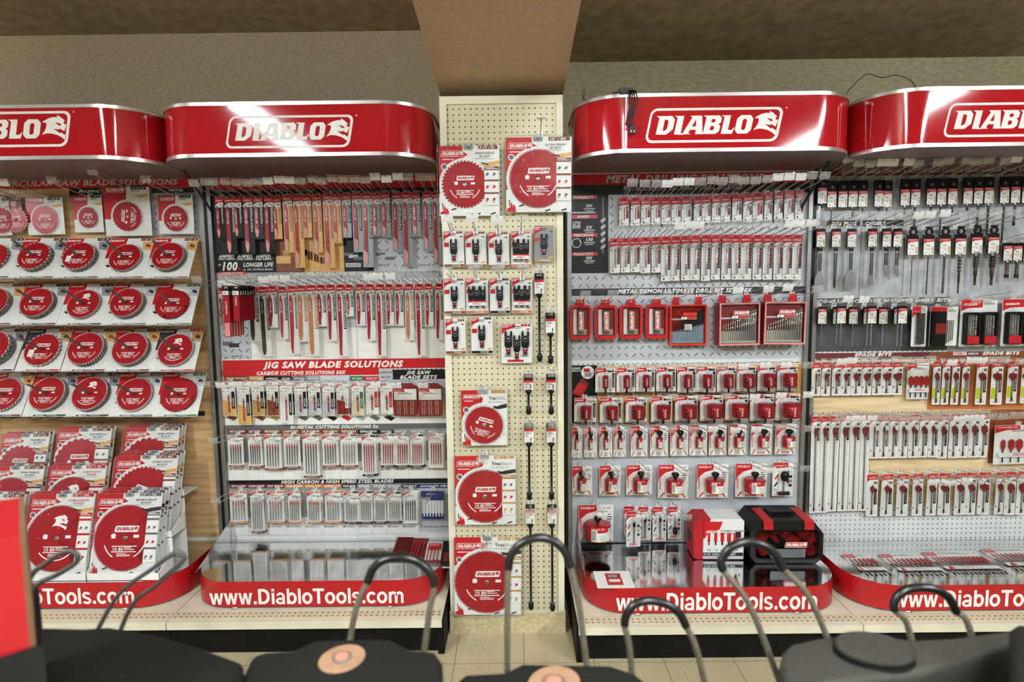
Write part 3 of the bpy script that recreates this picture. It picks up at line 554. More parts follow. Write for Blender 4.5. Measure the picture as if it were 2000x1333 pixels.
def extension(H, r=.22):
    def mk():
        l = G(); l.prism(rr(-.82, -1.1, .82, 0, .08, 0, 2), -.2, .0, 'black', holes=[rr(-.45, -.5, .45, -.25, .1, 0, 2)[::-1]]); k = 1 if H < 8 else 1
        l.rect(-.8, .8, -1.55, -1.1, -.22, 'card_red'); l.rect(-.8, .8, -2.9 if H < 8 else -3.6, -1.5, -.21, 'card_white'); zb = -2.9 if H < 8 else -3.6; l.box(-.8, .8, -.2, .0, zb, -1.1, 'card_white'); l.lines(-.6, .6, -2.1, -1.7, 2, -.225, 'dark_grey'); l.lines(-.6, 0, -2.6, -2.2, 2, -.225, 'card_red'); l.poly([(.25, zb+.2), (.4, zb+.2), (.5, zb+.9), (.3, zb+.9)], -.225, 'black')
        s = G(); s.lathe([(0, zb+.1), (.55, zb+.05), (.55, zb-.3), (r, zb-.8), (r, -H+1.5), (r*1.5, -H+1.4), (r*2.1, -H+1.1), (r*2.1, -H+.35), (r*1.6, -H+.2), (r*1.6, -H), (0, -H)], 'black', 12, (0, -.35, 0))
        return [('hang_label', l, []), ('steel_shaft', s, [])]
    return mk
def sds(kind, L, r, lw=1.65, lh=3.0, top=1.7):
    def mk():
        h = G(); zt = -top
        h.prism(rr(-lw/2-.12, -top-lh-.1, lw/2+.12, 0 if kind != 'ring' else -1.6, .12, 0, 2), -.1, .12, 'black', holes=None)
        if kind == 'ring':
            R = .75; h.prism([(R*math.cos(t), -1.0+R*math.sin(t)) for t in [k*math.pi/7 for k in range(14)]], -.2, .1, 'black', holes=[[(R*.6*math.cos(t), -1.0+R*.6*math.sin(t)) for t in [-k*math.pi/7 for k in range(14)]]]); h.box(-.6, .6, -.2, .1, -.35, 0, 'black')
        elif top > 1.2: h.prism([(.32*math.cos(t)+.1, -top*.6+.32*math.sin(t)) for t in [k*math.pi/5 for k in range(10)]], -.16, -.1, 'mid_grey'); h.rect(.02, .2, -top*.6-.06, -top*.6+.06, -.17, 'red')
        l = G(); z1 = -top; l.box(-lw/2, lw/2, -.2, -.1, z1-lh, z1, 'card_white'); l.poly([(-lw/2, z1-lh*.33), (-lw*.25, z1-lh*.2), (lw/2, z1-lh*.17), (lw/2, z1), (-lw/2, z1)], -.212, 'card_red'); l.text('DIABLO', 0, z1-.34, .22, -.224, 'white', wd=lw*.8, al='C', shear=.2)
        l.lines(-lw*.3, lw*.2, z1-lh*.5, z1-lh*.36, 2, -.212, 'mid_grey')
        for i in range(4): l.poly([(-lw*.4+i*lw*.15+.08*math.cos(t), z1-lh*.6+.08*math.sin(t)) for t in [k*math.pi/3 for k in range(6)]], -.212, 'black')
        l.rect(lw*.28, lw*.42, z1-lh*.9, z1-lh*.5, -.212, 'tan'); l.rect(-lw*.15, lw*.1, z1-lh*.7, z1-lh*.67, -.212, 'card_red'); l.poly([(-lw*.25+.1*math.cos(t), z1-lh*.88+.1*math.sin(t)) for t in [k*math.pi/3 for k in range(6)]], -.212, 'black')
        b = G(); z0 = -top-lh; e = z0-L
        if kind in ('bit', 'ring', 'thin'):
            sp = L*(.72 if kind != 'ring' or r > .35 else .9); b.tube([(0, -.1, z0+.3), (0, -.1, z0-.4)], r*.9, 'steel', 8)
            if kind == 'ring' and r > .35: spiral(b, 0, z0-.0, z0-L*.45, r, 'dark_steel', -.1, 2.5); b.tube([(0, -.1, z0-L*.45), (0, -.1, z0-L*.7), (0, -.1, z0-L*.7), (0, -.1, e)], [r*.6, r*.6, r*.4, r*.4], 'dark_steel', 8)
            else: spiral(b, 0, z0-.3, e, r, 'dark_steel' if kind != 'thin' else 'steel', -.1, max(3, L/.9)); 
            if kind == 'bit': b.tube([(0, -.1, e+.7), (0, -.1, e)], r*1.1, 'black', 8)
        else:
            w2, zz = {'wide': (.95, 3.2), 'wider': (1.05, 3.6), 'point': (.25, 2.5), 'gouge': (.5, 2.0), 'bent': (.55, 2.3)}[kind]
            b.tube([(0, -.1, z0+.3), (0, -.1, z0-1.5)], .2, 'steel', 8); b.tube([(0, -.1, z0-1.2), (0, -.1, e+zz)], .3, 'dark_steel', 8)
            if kind == 'bent': b.prism([(-.3, e+zz), (-.5, e+zz-.6), (.1, e), (.5, e), (.35, e+zz-.4), (.3, e+zz)], -.2, .02, 'steel')
            elif kind == 'point': b.tube([(0, -.1, e+zz+.1), (0, -.1, e+.4), (0, -.1, e)], [.3, .28, .04], 'dark_steel', 6)
            else: b.prism([(-.3, e+zz), (-w2, e+zz-1.4), (-w2, e), (w2, e), (w2, e+zz-1.4), (.3, e+zz)], -.2, .02, 'steel')
            b.box(-.35, .35, -.3, .1, z0-.9, z0-.15, 'black')
        return [('black_hanger', h, []), ('paper_label', l, []), ({'bit': 'drill_bit', 'thin': 'drill_bit', 'ring': 'drill_bit'}.get(kind, 'chisel'), b, [])]
    return mk
def spade(W, H, sw, st='white'):
    def mk():
        c = G(); top = 'card_red'; c.prism(rr(-W/2, -H, W/2, 0, .12, 0, 2), 0, .04, 'card_white'); c.poly([(-W/2+.03, -1.75), (-W*.42, -1.4), (-W*.2, -1.15), (W/2-.03, -1.1), (W/2-.03, -.03), (-W/2+.03, -.03)], -.012, top); c.text('DIABLO', 0, -.85, .26, -.024, 'white', wd=W*.62, al='C', shear=.2)
        hh = min(H, 7.0) if H > 9 else H
        c.rect(W*.16, W*.42, -hh*.72, -hh*.34, -.02, 'card_black'); c.text('WOOD', 0, 0, .24, -.03, 'white', wd=hh*.26, T=lambda x, y, z: (W*.35-z, y, -hh*.68+x)); c.rect(W*.1, W*.42, -2.0, -1.5, -.02, 'mid_grey')
        c.poly([(-W*.36+.2*math.cos(t), -H+1.6+.2*math.sin(t)) for t in [k*math.pi/4 for k in range(8)]], -.02, 'black'); c.poly([(-W*.36+.14*math.cos(t), -H+1.6+.14*math.sin(t)) for t in [k*math.pi/4 for k in range(8)]], -.03, 'pale_red')
        c.rect(-W*.3, W*.3, -H+.42, -H+.5, -.02, 'black'); c.poly([(.17*math.cos(t), -H+.46+.17*math.sin(t)) for t in [k*math.pi/4 for k in range(8)]], -.026, 'card_red')
        if st == 'lime': c.rect(-W*.46, -W*.02, -H+1.2, -H+3.4, -.035, 'lime')
        b = G(); t = -2.1; x = -W*.04; r = .12; hd = 1.9 if H < 9 else 2.4
        b.prism([(x, t+.1), (x-.12, t-.3), (x-sw/2, t-.42), (x-sw/2-.02, t-hd*.55), (x-sw*.3, t-hd*.75), (x-.1, t-hd), (x+.1, t-hd), (x+sw*.3, t-hd*.75), (x+sw/2+.02, t-hd*.55), (x+sw/2, t-.42), (x+.12, t-.3)], -.24, -.16, 'dark_red')
        b.tube([(x, -.2, t-hd+.1), (x, -.2, -H+1.0)], r, 'steel', 7); b.tube([(x, -.2, -H+1.3), (x, -.2, -H+.6)], r*1.15, 'black', 6)
        return [('card', c, []), ('spade_bit', b, []), ('clear_blister', shell(-W*.44, W*.16+sw*.2, -H+.5, -1.6, -.45, 0, 'blister', .2), [])]
    return mk
# ------------------------------------------------------------------ the room
g = G(); g.box(-320, 320, -330, 130, -1, 0, 'floor_tile'); struct('floor', g)
g = G(); g.box(-320, -1.0, 126, 130, 0, 150, 'wall_left'); struct('wall_back_left', g)
g = G(); g.box(-1.0, 320, 126, 130, 0, 150, 'wall_right'); struct('wall_back_right', g)
def ceil(name, x0, x1, z, sl, m='ceiling_brown'):
    g = G(); g.add([(x, y, z+dz+(126-y)*sl) for x in (x0, x1) for y in (126, -40) for dz in (0, 2)], [(0, 1, 3, 2), (4, 6, 7, 5), (0, 4, 5, 1), (2, 3, 7, 6), (0, 2, 6, 4), (1, 5, 7, 3)], m); struct(name, g)
ceil('ceiling', -320, -12.6, 116.9, .16); ceil('ceiling', 9.2, 320, 110.2, .16)
g = G(); g.box(-320, 320, -330, -40, 150, 152, 'ceiling_brown'); struct('ceiling', g)
g = G(); X0, X1 = -12.75, 9.2
def beam(y0, y1, f, m):
    g.add([(x, y, f(y)+dz) for x in (X0, X1) for y in (y0, y1) for dz in (0, 60)], [(0, 1, 3, 2), (4, 6, 7, 5), (0, 4, 5, 1), (2, 3, 7, 6), (0, 2, 6, 4), (1, 5, 7, 3)], m)
beam(126, -60, lambda y: 97.1+(104.3-y)*.108 if y < 104.3 else 97.1, 'beam_paint'); struct('beam', g)
g = G(); g.box(-12.4, 8.7, YC+.6, 126, 0, 97.0, 'beige'); g.box(-12.6, 8.9, YC-.15, YC+.6, 0, 4.1, 'speckle_base'); g.box(-12.6, 8.9, YC-.2, YC+.6, 4.1, 4.3, 'cream'); struct('column', g)
pb = thing('pegboard_panel', 'tall cream pegboard covering the front of the central column', 'pegboard', (0, 0, 0))
g = G(); g.box(-11.2, 7.6, YC, YC+.6, 4.3, 95.6, 'peg_cream'); link('board', g.mesh('board'), pb)
g = G(); g.box(-12.4, -11.2, YC-.35, YC+.6, 4.3, 96.9, 'cream'); link('frame_strip', g.mesh('frame_strip'), pb)
g = G(); g.box(7.6, 8.7, YC-.35, YC+.6, 4.3, 96.9, 'cream'); link('frame_strip', g.mesh('frame_strip'), pb)
g = G(); g.box(-11.2, 7.6, YC-.35, YC+.6, 95.6, 96.9, 'cream'); link('frame_strip', g.mesh('frame_strip'), pb)
for nm, x, y, z, L in LAMPS:
    t = thing('fluorescent_fixture', f'{nm} two-tube fluorescent ceiling fixture out of view above the aisle', 'lamp', (x, y, z), group='fluorescent fixtures')
    g = G(); g.box(-4.5, 4.5, -L/2-2, L/2+2, 1.6, 3.2, 'white'); g.box(-.4, .4, -4, 4, 3.2, (150 if y < -40 else (116.9 if x < 0 else 110.2)+(122-y)*.16)-z-.2, 'white'); link('housing', g.mesh('housing'), t)
    for s in (-2.3, 2.3): g = G(); g.tube([(s, -L/2, 0), (s, L/2, 0)], .75, 'tube_glow', 8); link('tube', g.mesh('tube'), t)
# ------------------------------------------------------------------ the four gondola bays with their printed back panels
BAY = [('leftmost', -109.7, -61.7, YL), ('second', -61.7, -13.2, YL), ('third', 10.3, 58.8, YR), ('rightmost', 58.8, 107.3, YR)]
def R_(g, x0, y0, x1, y1, lay, m, Y):
    Y = Y-.12-lay*.02; a = U(x0, (y0+y1)/2, Y)[0]; b = U(x1, (y0+y1)/2, Y)[0]; t = U((x0+x1)/2, y0, Y)[1]; q = U((x0+x1)/2, y1, Y)[1]; g.rect(a, b, q, t, Y, m)
def T_(g, s, x0, x1, y0, y1, lay, m, Y, bold=.03, shear=.25):
    Y = Y-.12-lay*.02; a = U(x0, (y0+y1)/2, Y)[0]; b = U(x1, (y0+y1)/2, Y)[0]; t = U((x0+x1)/2, y0, Y)[1]; q = U((x0+x1)/2, y1, Y)[1]
    g.text(s, a, q, t-q, Y, m, wd=b-a, bold=bold, shear=shear)
def art1(g, Y):
    g.rect(-109.2, -63.3, 39.2, 86.8, Y-.05, 'plywood'); g.rect(-109.2, -63.3, 12, 39.2, Y-.05, 'plywood')
    R_(g, -40, 346, 392, 368, 1, 'panel_red', Y); T_(g, 'CIRCULAR SAW BLADE SOLUTIONS', 3, 348, 351, 362.5, 2, 'light_grey', Y)
    R_(g, 4, 369, 120, 385, 1, 'plywood', Y); T_(g, 'FAST FRAMING', 17, 82, 372, 378, 3, 'white', Y); R_(g, 135, 368, 197, 385, 2, 'card_black', Y); T_(g, 'FRAMING', 154, 195, 371, 377, 3, 'white', Y)
    R_(g, 296, 368, 392, 462, 2, 'tread_art', Y); R_(g, 296, 367, 378, 377, 3, 'dark_grey', Y); T_(g, 'METAL', 329, 358, 369, 374, 4, 'white', Y)
    R_(g, -40, 806, 400, 815, 2, 'card_black', Y); T_(g, 'LARGE DIAMETER CUTTING', 150, 265, 808, 813.5, 3, 'light_grey', Y)
def art2(g, Y):
    g.rect(-60.9, -13.4, 12.2, 86.9, Y-.05, 'peg_white')
    R_(g, 417, 346, 872, 369, 1, 'panel_red', Y); T_(g, 'CARBIDE CUTTING SOLUTIONS. MORE CUTS. LESS TIME.', 470, 805, 348, 357, 2, 'light_grey', Y)
    R_(g, 418, 369, 872, 531, 1, 'card_black', Y)
    for i, s in enumerate(('GENERAL PURPOSE', 'THICK METAL', 'METAL', 'WOOD', 'ALL PURPOSE', 'CAST IRON', 'STAINLESS', 'HEAVY METAL')): T_(g, s, 423+i*52, 460+i*52, 371, 375, 2, 'light_grey', Y)
    R_(g, 537, 385, 592, 531, 2, 'brown', Y); R_(g, 592, 380, 670, 531, 3, 'wood_art', Y); R_(g, 540, 500, 568, 515, 4, 'wood_art', Y); R_(g, 552, 488, 600, 500, 4, 'tan', Y)
    for k in range(6): R_(g, 596+k*6, 488+k*3, 604+k*6, 506+k*2, 4, 'brown' if k % 2 else 'tan', Y)
    R_(g, 728, 385, 872, 531, 2, 'tread_art', Y)
    for k in range(3): 
        for q in (0, 1): R_(g, 672+k*9+q*62, 494+k*4, 690+k*9+q*62, 500+k*4, 4+k, 'light_grey' if k % 2 else 'mid_grey', Y)
    for x in (675, 735, 815): R_(g, x, 514, x+30, 522, 5, 'light_grey', Y); T_(g, '5/16" to 1/2"', x+3, x+27, 516, 520, 6, 'black', Y)
    for i, s in enumerate(('DEMO DEMON', 'STEEL DEMON', 'STEEL DEMON')): T_(g, 'AMPED', 427+i*36, 457+i*36, 498, 504, 3, 'white', Y); T_(g, s, 427+i*36, 459+i*36, 505, 508, 3, 'white', Y)
    T_(g, '100', 434, 464, 512, 528, 3, 'white', Y, .04); T_(g, 'x', 463, 471, 520, 528, 3, 'red', Y); T_(g, 'UP TO', 426, 432, 516, 520, 3, 'white', Y); T_(g, 'LONGER LIFE', 475, 534, 513, 521, 3, 'white', Y); T_(g, 'vs. Std. Bi-Metal Blades', 475, 533, 524, 528.5, 3, 'white', Y, 0)
    R_(g, 422, 531, 874, 545, 1, 'grey', Y); T_(g, 'BI-METAL CUTTING SOLUTIONS', 573, 771, 531.5, 537, 2, 'white', Y); R_(g, 426, 531, 480, 540, 2, 'panel_red', Y); T_(g, 'CARBIDE CUTTING', 430, 475, 532.5, 535.5, 3, 'white', Y); T_(g, '5X', 845, 854, 530, 536, 2, 'black', Y)
    R_(g, 424, 545, 874, 702, 1, 'white', Y); R_(g, 424, 560, 487, 702, 2, 'tread_art', Y); R_(g, 487, 545, 874, 640, 1.5, 'light_grey', Y)
    for x in (487, 527, 583, 620, 676, 696, 754, 829): R_(g, x, 545, x+.7, 702, 3, 'grey', Y)
    for k, m in enumerate(('mid_grey', 'dark_grey')): R_(g, 435+k*12, 668+k*3, 455+k*12, 676+k*3, 3+k, m, Y)
    R_(g, 449, 692, 476, 699, 4, 'light_grey', Y); T_(g, 'Less than 1/8"', 452, 474, 694, 697.5, 5, 'black', Y)
    R_(g, 435, 702, 878, 721, 2, 'card_red', Y); T_(g, 'JIG SAW BLADE SOLUTIONS', 513, 788, 706, 718, 3, 'white', Y, .05)
    R_(g, 435, 722, 740, 734, 3, 'card_red', Y); T_(g, 'CARBIDE CUTTING SOLUTIONS 50X', 501, 676, 725, 732, 4, 'white', Y, .04)
    R_(g, 740, 722, 767, 743, 3, 'light_grey', Y); T_(g, 'DIAMOND GRIT', 741, 766, 726, 729.5, 4, 'dark_grey', Y); T_(g, 'HARD TILES', 743, 763, 735, 738.5, 4, 'dark_grey', Y)
    R_(g, 767, 722, 878, 741, 3, 'card_black', Y); T_(g, 'JIG SAW', 793, 842, 724.5, 731, 4, 'white', Y, .04); T_(g, 'BLADE SETS', 781, 854, 733.5, 740, 4, 'white', Y, .04)
    for x0, x1, m, s in ((437, 486, 'brown', 'FINE FINISH'), (486, 515, 'tan', 'COMPOSITE DECKING'), (515, 546, 'card_black', 'LAMINATE'), (546, 570, 'card_black', 'GENERAL PURPOSE'), (570, 598, 'mid_grey', 'THICK METAL'), (598, 625, 'grey', 'MEDIUM METAL'), (625, 653, 'light_grey', 'THIN METAL'), (653, 683, 'light_grey', 'PLASTICS PLEXIGLASS'), (683, 711, 'green', 'FIBER CEMENT'), (711, 740, 'card_red', 'CERAMIC TILE')):
        R_(g, x0, 735, x1, 744, 3, m, Y); T_(g, s, x0+4, x1-3, 738, 741, 4, 'white', Y)
    R_(g, 437, 744, 878, 829, 1.5, 'white', Y); R_(g, 437, 744, 878, 790, 2, 'light_grey', Y)
    for i, m in enumerate(('brown', 'brown', 'brown', 'tan', 'dark_grey', 'mid_grey', 'mid_grey', 'card_black', 'card_red', 'slate_art', 'mid_grey', 'card_black')): x = 441+i*28; Y_ = Y-.12-.06; a = U(x, 815, Y_); b = U(x+22, 822, Y_); g.poly([(a[0], a[1]), (a[0]+1.6, b[1]-.1), (b[0]+.1, a[1]-.2), (b[0]-1.2, a[1]+.35)], Y_, m)
    R_(g, 441, 829, 880, 839, 2, 'mid_grey', Y); T_(g, 'BI-METAL CUTTING SOLUTIONS 5x', 567, 740, 831, 837, 3, 'white', Y, .04)
    R_(g, 441, 839, 878, 902, 1.8, 'grey', Y); R_(g, 441, 902, 878, 936, 1.8, 'white', Y)
    xs = (444, 482, 513, 549, 586, 628, 663, 699, 740, 769, 798, 833, 878)
    for i, s in enumerate(('FAST & CLEAN', 'FAST WOOD', 'FINE FINISH WOOD', 'LAMINATE', 'ULTRA FINE', 'SCROLL CUT WOOD', 'REVERSE CUT WOOD', 'GENERAL PURPOSE', 'THICK METAL', 'MEDIUM METAL', 'THIN METAL', 'PLEXIGLASS')):
        R_(g, xs[i], 839, xs[i+1], 848, 3, 'maroon' if i < 2 else 'brown' if i < 7 else 'card_black' if i == 7 else 'dark_grey' if i == 8 else 'grey', Y); T_(g, s, xs[i]+4, xs[i+1]-4, 841, 845, 4, 'white', Y); R_(g, xs[i], 848, xs[i]+.6, 936, 3, 'light_grey', Y); T_(g, s, xs[i]+12, xs[i+1]-6, 916, 918.5, 3, 'dark_grey', Y); R_(g, xs[i]+4, 915, xs[i]+10, 919, 3, 'tan', Y)
    R_(g, 447, 937, 882, 946, 2, 'card_black', Y); T_(g, 'HIGH CARBON & HIGH SPEED STEEL BLADES', 549, 769, 938, 944, 3, 'white', Y, .04)
    R_(g, 449, 946, 882, 1010, 1.8, 'grey', Y); R_(g, 449, 1010, 882, 1044, 1.8, 'white', Y); R_(g, 817, 946, 882, 1040, 2, 'light_grey', Y)
    xs = (449, 483, 519, 556, 594, 630, 667, 698, 726, 755, 784, 817, 882)
    for i, s in enumerate(('FAST & CLEAN', 'CLEAN WOOD', 'FAST WOOD', 'FINE FINISH', 'SCROLL CUT', 'REVERSE CUT', 'THICK METAL', 'MEDIUM METAL', 'THIN METAL', 'ALUMINUM', 'WOOD & METAL SET', 'AVANTI PRO')):
        R_(g, xs[i], 946, xs[i+1], 954, 3, 'maroon' if i < 3 else 'orange' if i < 6 else 'dark_grey' if i in (6, 10) else 'grey' if i < 10 else 'navy', Y); T_(g, s, xs[i]+3, xs[i+1]-3, 948, 952, 4, 'white', Y); R_(g, xs[i], 954, xs[i]+.6, 1044, 3, 'light_grey', Y); T_(g, s, xs[i]+10, xs[i+1]-6, 1028, 1030.5, 3, 'dark_grey', Y); R_(g, xs[i]+3, 1027, xs[i]+9, 1031, 3, 'tan', Y)
def art3(g, Y):
    g.rect(10.7, 57.6, 11.3, 86.2, Y-.05, 'peg_white'); R_(g, 1108, 378, 1590, 702, 0, 'tread_art', Y)
    R_(g, 1106, 338, 1590, 359, 1, 'panel_red', Y); T_(g, 'METAL DRILLING SOLUTIONS', 1183, 1492, 341, 354.5, 2, 'light_grey', Y, .05)
    R_(g, 1106, 359, 1590, 379, 1, 'dark_grey', Y); T_(g, 'METAL DEMON ULTIMATE DRILL BITS 30X', 1217, 1452, 361, 371, 2, 'light_grey', Y, .04)
    R_(g, 1108, 379, 1188, 534, 2, 'card_black', Y)
    for y, s in ((385, 'DURABILITY'), (423, 'SPEED'), (459, 'PRECISION'), (496, 'PRODUCTIVITY')): R_(g, 1110, y-3, 1167, y+4, 3, 'card_red', Y); T_(g, s, 1120 if len(s) > 5 else 1127, 1160 if len(s) > 5 else 1151, y-2, y+3, 4, 'white', Y)
    for y, s in ((402, '30X'), (444, '2X'), (468, '130'), (504, '50X')): T_(g, s, 1144, 1158, y-3, y+3, 4, 'white', Y); R_(g, 1140, y+5, 1162, y+7, 4, 'light_grey', Y); R_(g, 1143, y+9, 1159, y+10.5, 4, 'light_grey', Y)
    T_(g, 'CUTTING', 1118, 1134, 433, 438, 4, 'white', Y); T_(g, 'EDGE', 1118, 1134, 439, 446, 4, 'white', Y); R_(g, 1112, 414, 1163, 417, 4, 'light_grey', Y)
    c = U(1126, 475, Y-.2); g.flat(tri([([(c[0]+.95*math.cos(t*.5), c[1]+.95*math.sin(t*.5)) for t in range(12)], [[(c[0]+.82*math.cos(-t*.5), c[1]+.82*math.sin(-t*.5)) for t in range(12)]])]), Y-.21, 'white')
    a = U(1178, 385, Y-.2); q = U(1178, 500, Y-.2); g.poly([(a[0]-.2, q[1]+1), (a[0], q[1]), (a[0]+.2, q[1]+1), (a[0]+.2, a[1]), (a[0]-.2, a[1])], Y-.21, 'mid_grey')
    for k in range(5): g.poly([(a[0]-.45, q[1]+1.2+k*1.3), (a[0]+.45, q[1]+1.7+k*1.3), (a[0]+.45, q[1]+2.3+k*1.3), (a[0]-.45, q[1]+1.8+k*1.3)], Y-.23, 'light_grey')
    R_(g, 1110, 562, 1580, 576, 2, 'dark_grey', Y); T_(g, 'METAL DEMON ULTIMATE DRILL BIT SETS 30X', 1207, 1470, 564, 572, 3, 'white', Y, .04)
    R_(g, 1112, 714, 1565, 826, 1, 'wood_art', Y); R_(g, 1112, 714, 1166, 826, 2, 'card_black', Y); T_(g, 'CARBIDE', 1117, 1134, 718, 721.5, 3, 'white', Y); T_(g, 'TEETH UP TO', 1117, 1134, 723, 726.5, 3, 'white', Y)
    c = U(1148, 728, Y-.2); g.poly([(c[0]+1.35*math.cos(t*.45), c[1]+1.35*math.sin(t*.45)) for t in range(14)], Y-.2, 'white'); T_(g, '50X', 1141, 1156, 728, 736, 5, 'black', Y); R_(g, 1140, 720, 1152, 727, 5, 'red', Y)
    a = U(1118, 768, Y-.2); g.poly([(a[0], a[1]), (a[0]+1.3, a[1]+2.2), (a[0]+3.1, a[1]+1.4), (a[0]+1.8, a[1]-.9)], Y-.21, 'card_red'); g.poly([(a[0]+1.3, a[1]+2.2), (a[0]+2, a[1]+3), (a[0]+3.4, a[1]+1.9), (a[0]+3.1, a[1]+1.4)], Y-.22, 'dark_red')
    g.box(11.5, 57.0, Y-.4, Y-.15, 11.6, U(1300, 827, Y)[1], 'light_grey')
def art4(g, Y):
    g.rect(59.6, 107, 11.3, 86.5, Y-.05, 'peg_white'); R_(g, 1590, 340, 2030, 584, 1, 'concrete_art', Y)
    R_(g, 1592, 328, 2030, 342, 2, 'maroon', Y); T_(g, 'SDS-PLUS REBAR DEMON 4-CUTTER FULL CARBIDE HEAD HAMMER DRILL BITS', 1643, 2010, 330, 337, 3, 'light_grey', Y, .03)
    R_(g, 1590, 431, 1680, 442, 2, 'card_black', Y); T_(g, 'SDS PLUS', 1624, 1674, 433.5, 440, 3, 'white', Y, .04); R_(g, 1685, 430, 1765, 442, 2, 'card_black', Y); T_(g, 'CHISELS', 1690, 1730, 433, 439.5, 3, 'white', Y, .04)
    R_(g, 1680, 431, 1681, 580, 3, 'mid_grey', Y); R_(g, 1765, 431, 1766, 580, 3, 'mid_grey', Y)
    R_(g, 1586, 582, 1852, 686, 2, 'dark_concrete', Y); R_(g, 1852, 582, 2030, 686, 1, 'concrete_art', Y); T_(g, 'SDS-PLUS 2-CUTTER HAMMER DRILL BITS', 1591, 1858, 584.5, 590.5, 3, 'white', Y, .04)
    R_(g, 1585, 688, 2030, 702, 2, 'maroon', Y); R_(g, 1816, 687, 2030, 702, 3, 'brown', Y); T_(g, 'SPADE BITS', 1669, 1742, 690, 696, 4, 'white', Y, .05); T_(g, 'SPADE BITS', 1919, 1992, 687, 693, 4, 'white', Y, .05)
    R_(g, 1862, 688, 1888, 694, 4, 'white', Y); T_(g, 'DEMO', 1864, 1885, 689, 693, 5, 'card_red', Y); R_(g, 1888, 688, 1914, 694, 4, 'card_black', Y); T_(g, 'DEMON', 1890, 1912, 689, 693, 5, 'white', Y)
    R_(g, 1583, 702, 2030, 988, 1, 'pale_plywood', Y); R_(g, 1813, 702, 2030, 800, 2, 'orange', Y); R_(g, 1932, 800, 2030, 905, 2, 'brown', Y); R_(g, 1581, 985, 1690, 996, 2, 'wood_art', Y)
M['orange'].node_tree.nodes['Principled BSDF'].inputs['Roughness'].default_value = .45
for i, (nm, x0, x1, Y) in enumerate(BAY):
    t = thing('gondola_bay', f'{nm} steel shelving bay with tall printed back panel between metal posts', 'shelving', ((x0+x1)/2, Y, 0), group='red sign shelving bays')
    off = lambda g: link
    def part(n, g, t=t, x0=x0, x1=x1, Y=Y):
        o = link(n, g.mesh(n), t); o.location = (-(x0+x1)/2*IN, -Y*IN, 0); return o
    g = G(); g.box(x0+.6, x1-.6, Y, Y+1, 0, 88, 'white'); part('back_panel', g)
    g = G(); (art1, art2, art3, art4)[i](g, Y); part('printed_graphic', g)
    g = G(); d0 = Y-24.3+(.0 if Y == YL else 1.0)
    if Y == YL: d0 = 98.0
    else: d0 = 95.3
    g.box(x0+.1, x1-.1, d0, Y, 5.0, 6.4, 'cream'); ys = d0+1.3; b = t; t = thing('base_shelf', f'{nm} cream perforated base shelf with black kick plate', 'shelf', ((x0+x1)/2, Y, 0), group='cream base shelves'); g.add([(x0+.3, ys, 6.42), (x1-.3, ys, 6.42), (x1-.3, ys+2.0, 6.42), (x0+.3, ys+2.0, 6.42)], [(0, 1, 2, 3)], 'deck_cream'); part('shelf_deck', g, t)
    g = G(); g.box(x0+.1, x1-.1, d0+1.2, d0+1.8, 0, 5.0, 'kick_black'); part('kick_plate', g, t)
    ends = [x0] if i in (0, 2) else [x1]
    for xe in ([x0+.3] if i in (0, 2) else []) + ([x1-.3] if i in (1, 3) else []):
        g = G(); g.box(xe-.55, xe+.55, d0+.2, Y, 0, 6.3, 'kick_black'); part('end_bracket', g, t)
    for s, xe in ((0, x0+.35), (1, x1-.35)):
        g = G(); xa, xb = (xe-.35, xe+.75) if s == 0 else (xe-.75, xe+.35); g.box(xa, xb, Y-.9, Y-.05, 6.4, 88, 'post_metal')
        xm = xa+.0 if s == 0 else xb-.3; g.box(xm, xm+.3, Y-1.0, Y-.9, 6.4, 88, 'black'); part('upright_post', g, b)
GL = {'w': 1.05, '.': .34, 'D': .98, 'i': .32, 'a': .78, 'b': .82, 'l': .32, 'o': .82, 'T': .84, 's': .72, 'c': .76, 'm': 1.2}
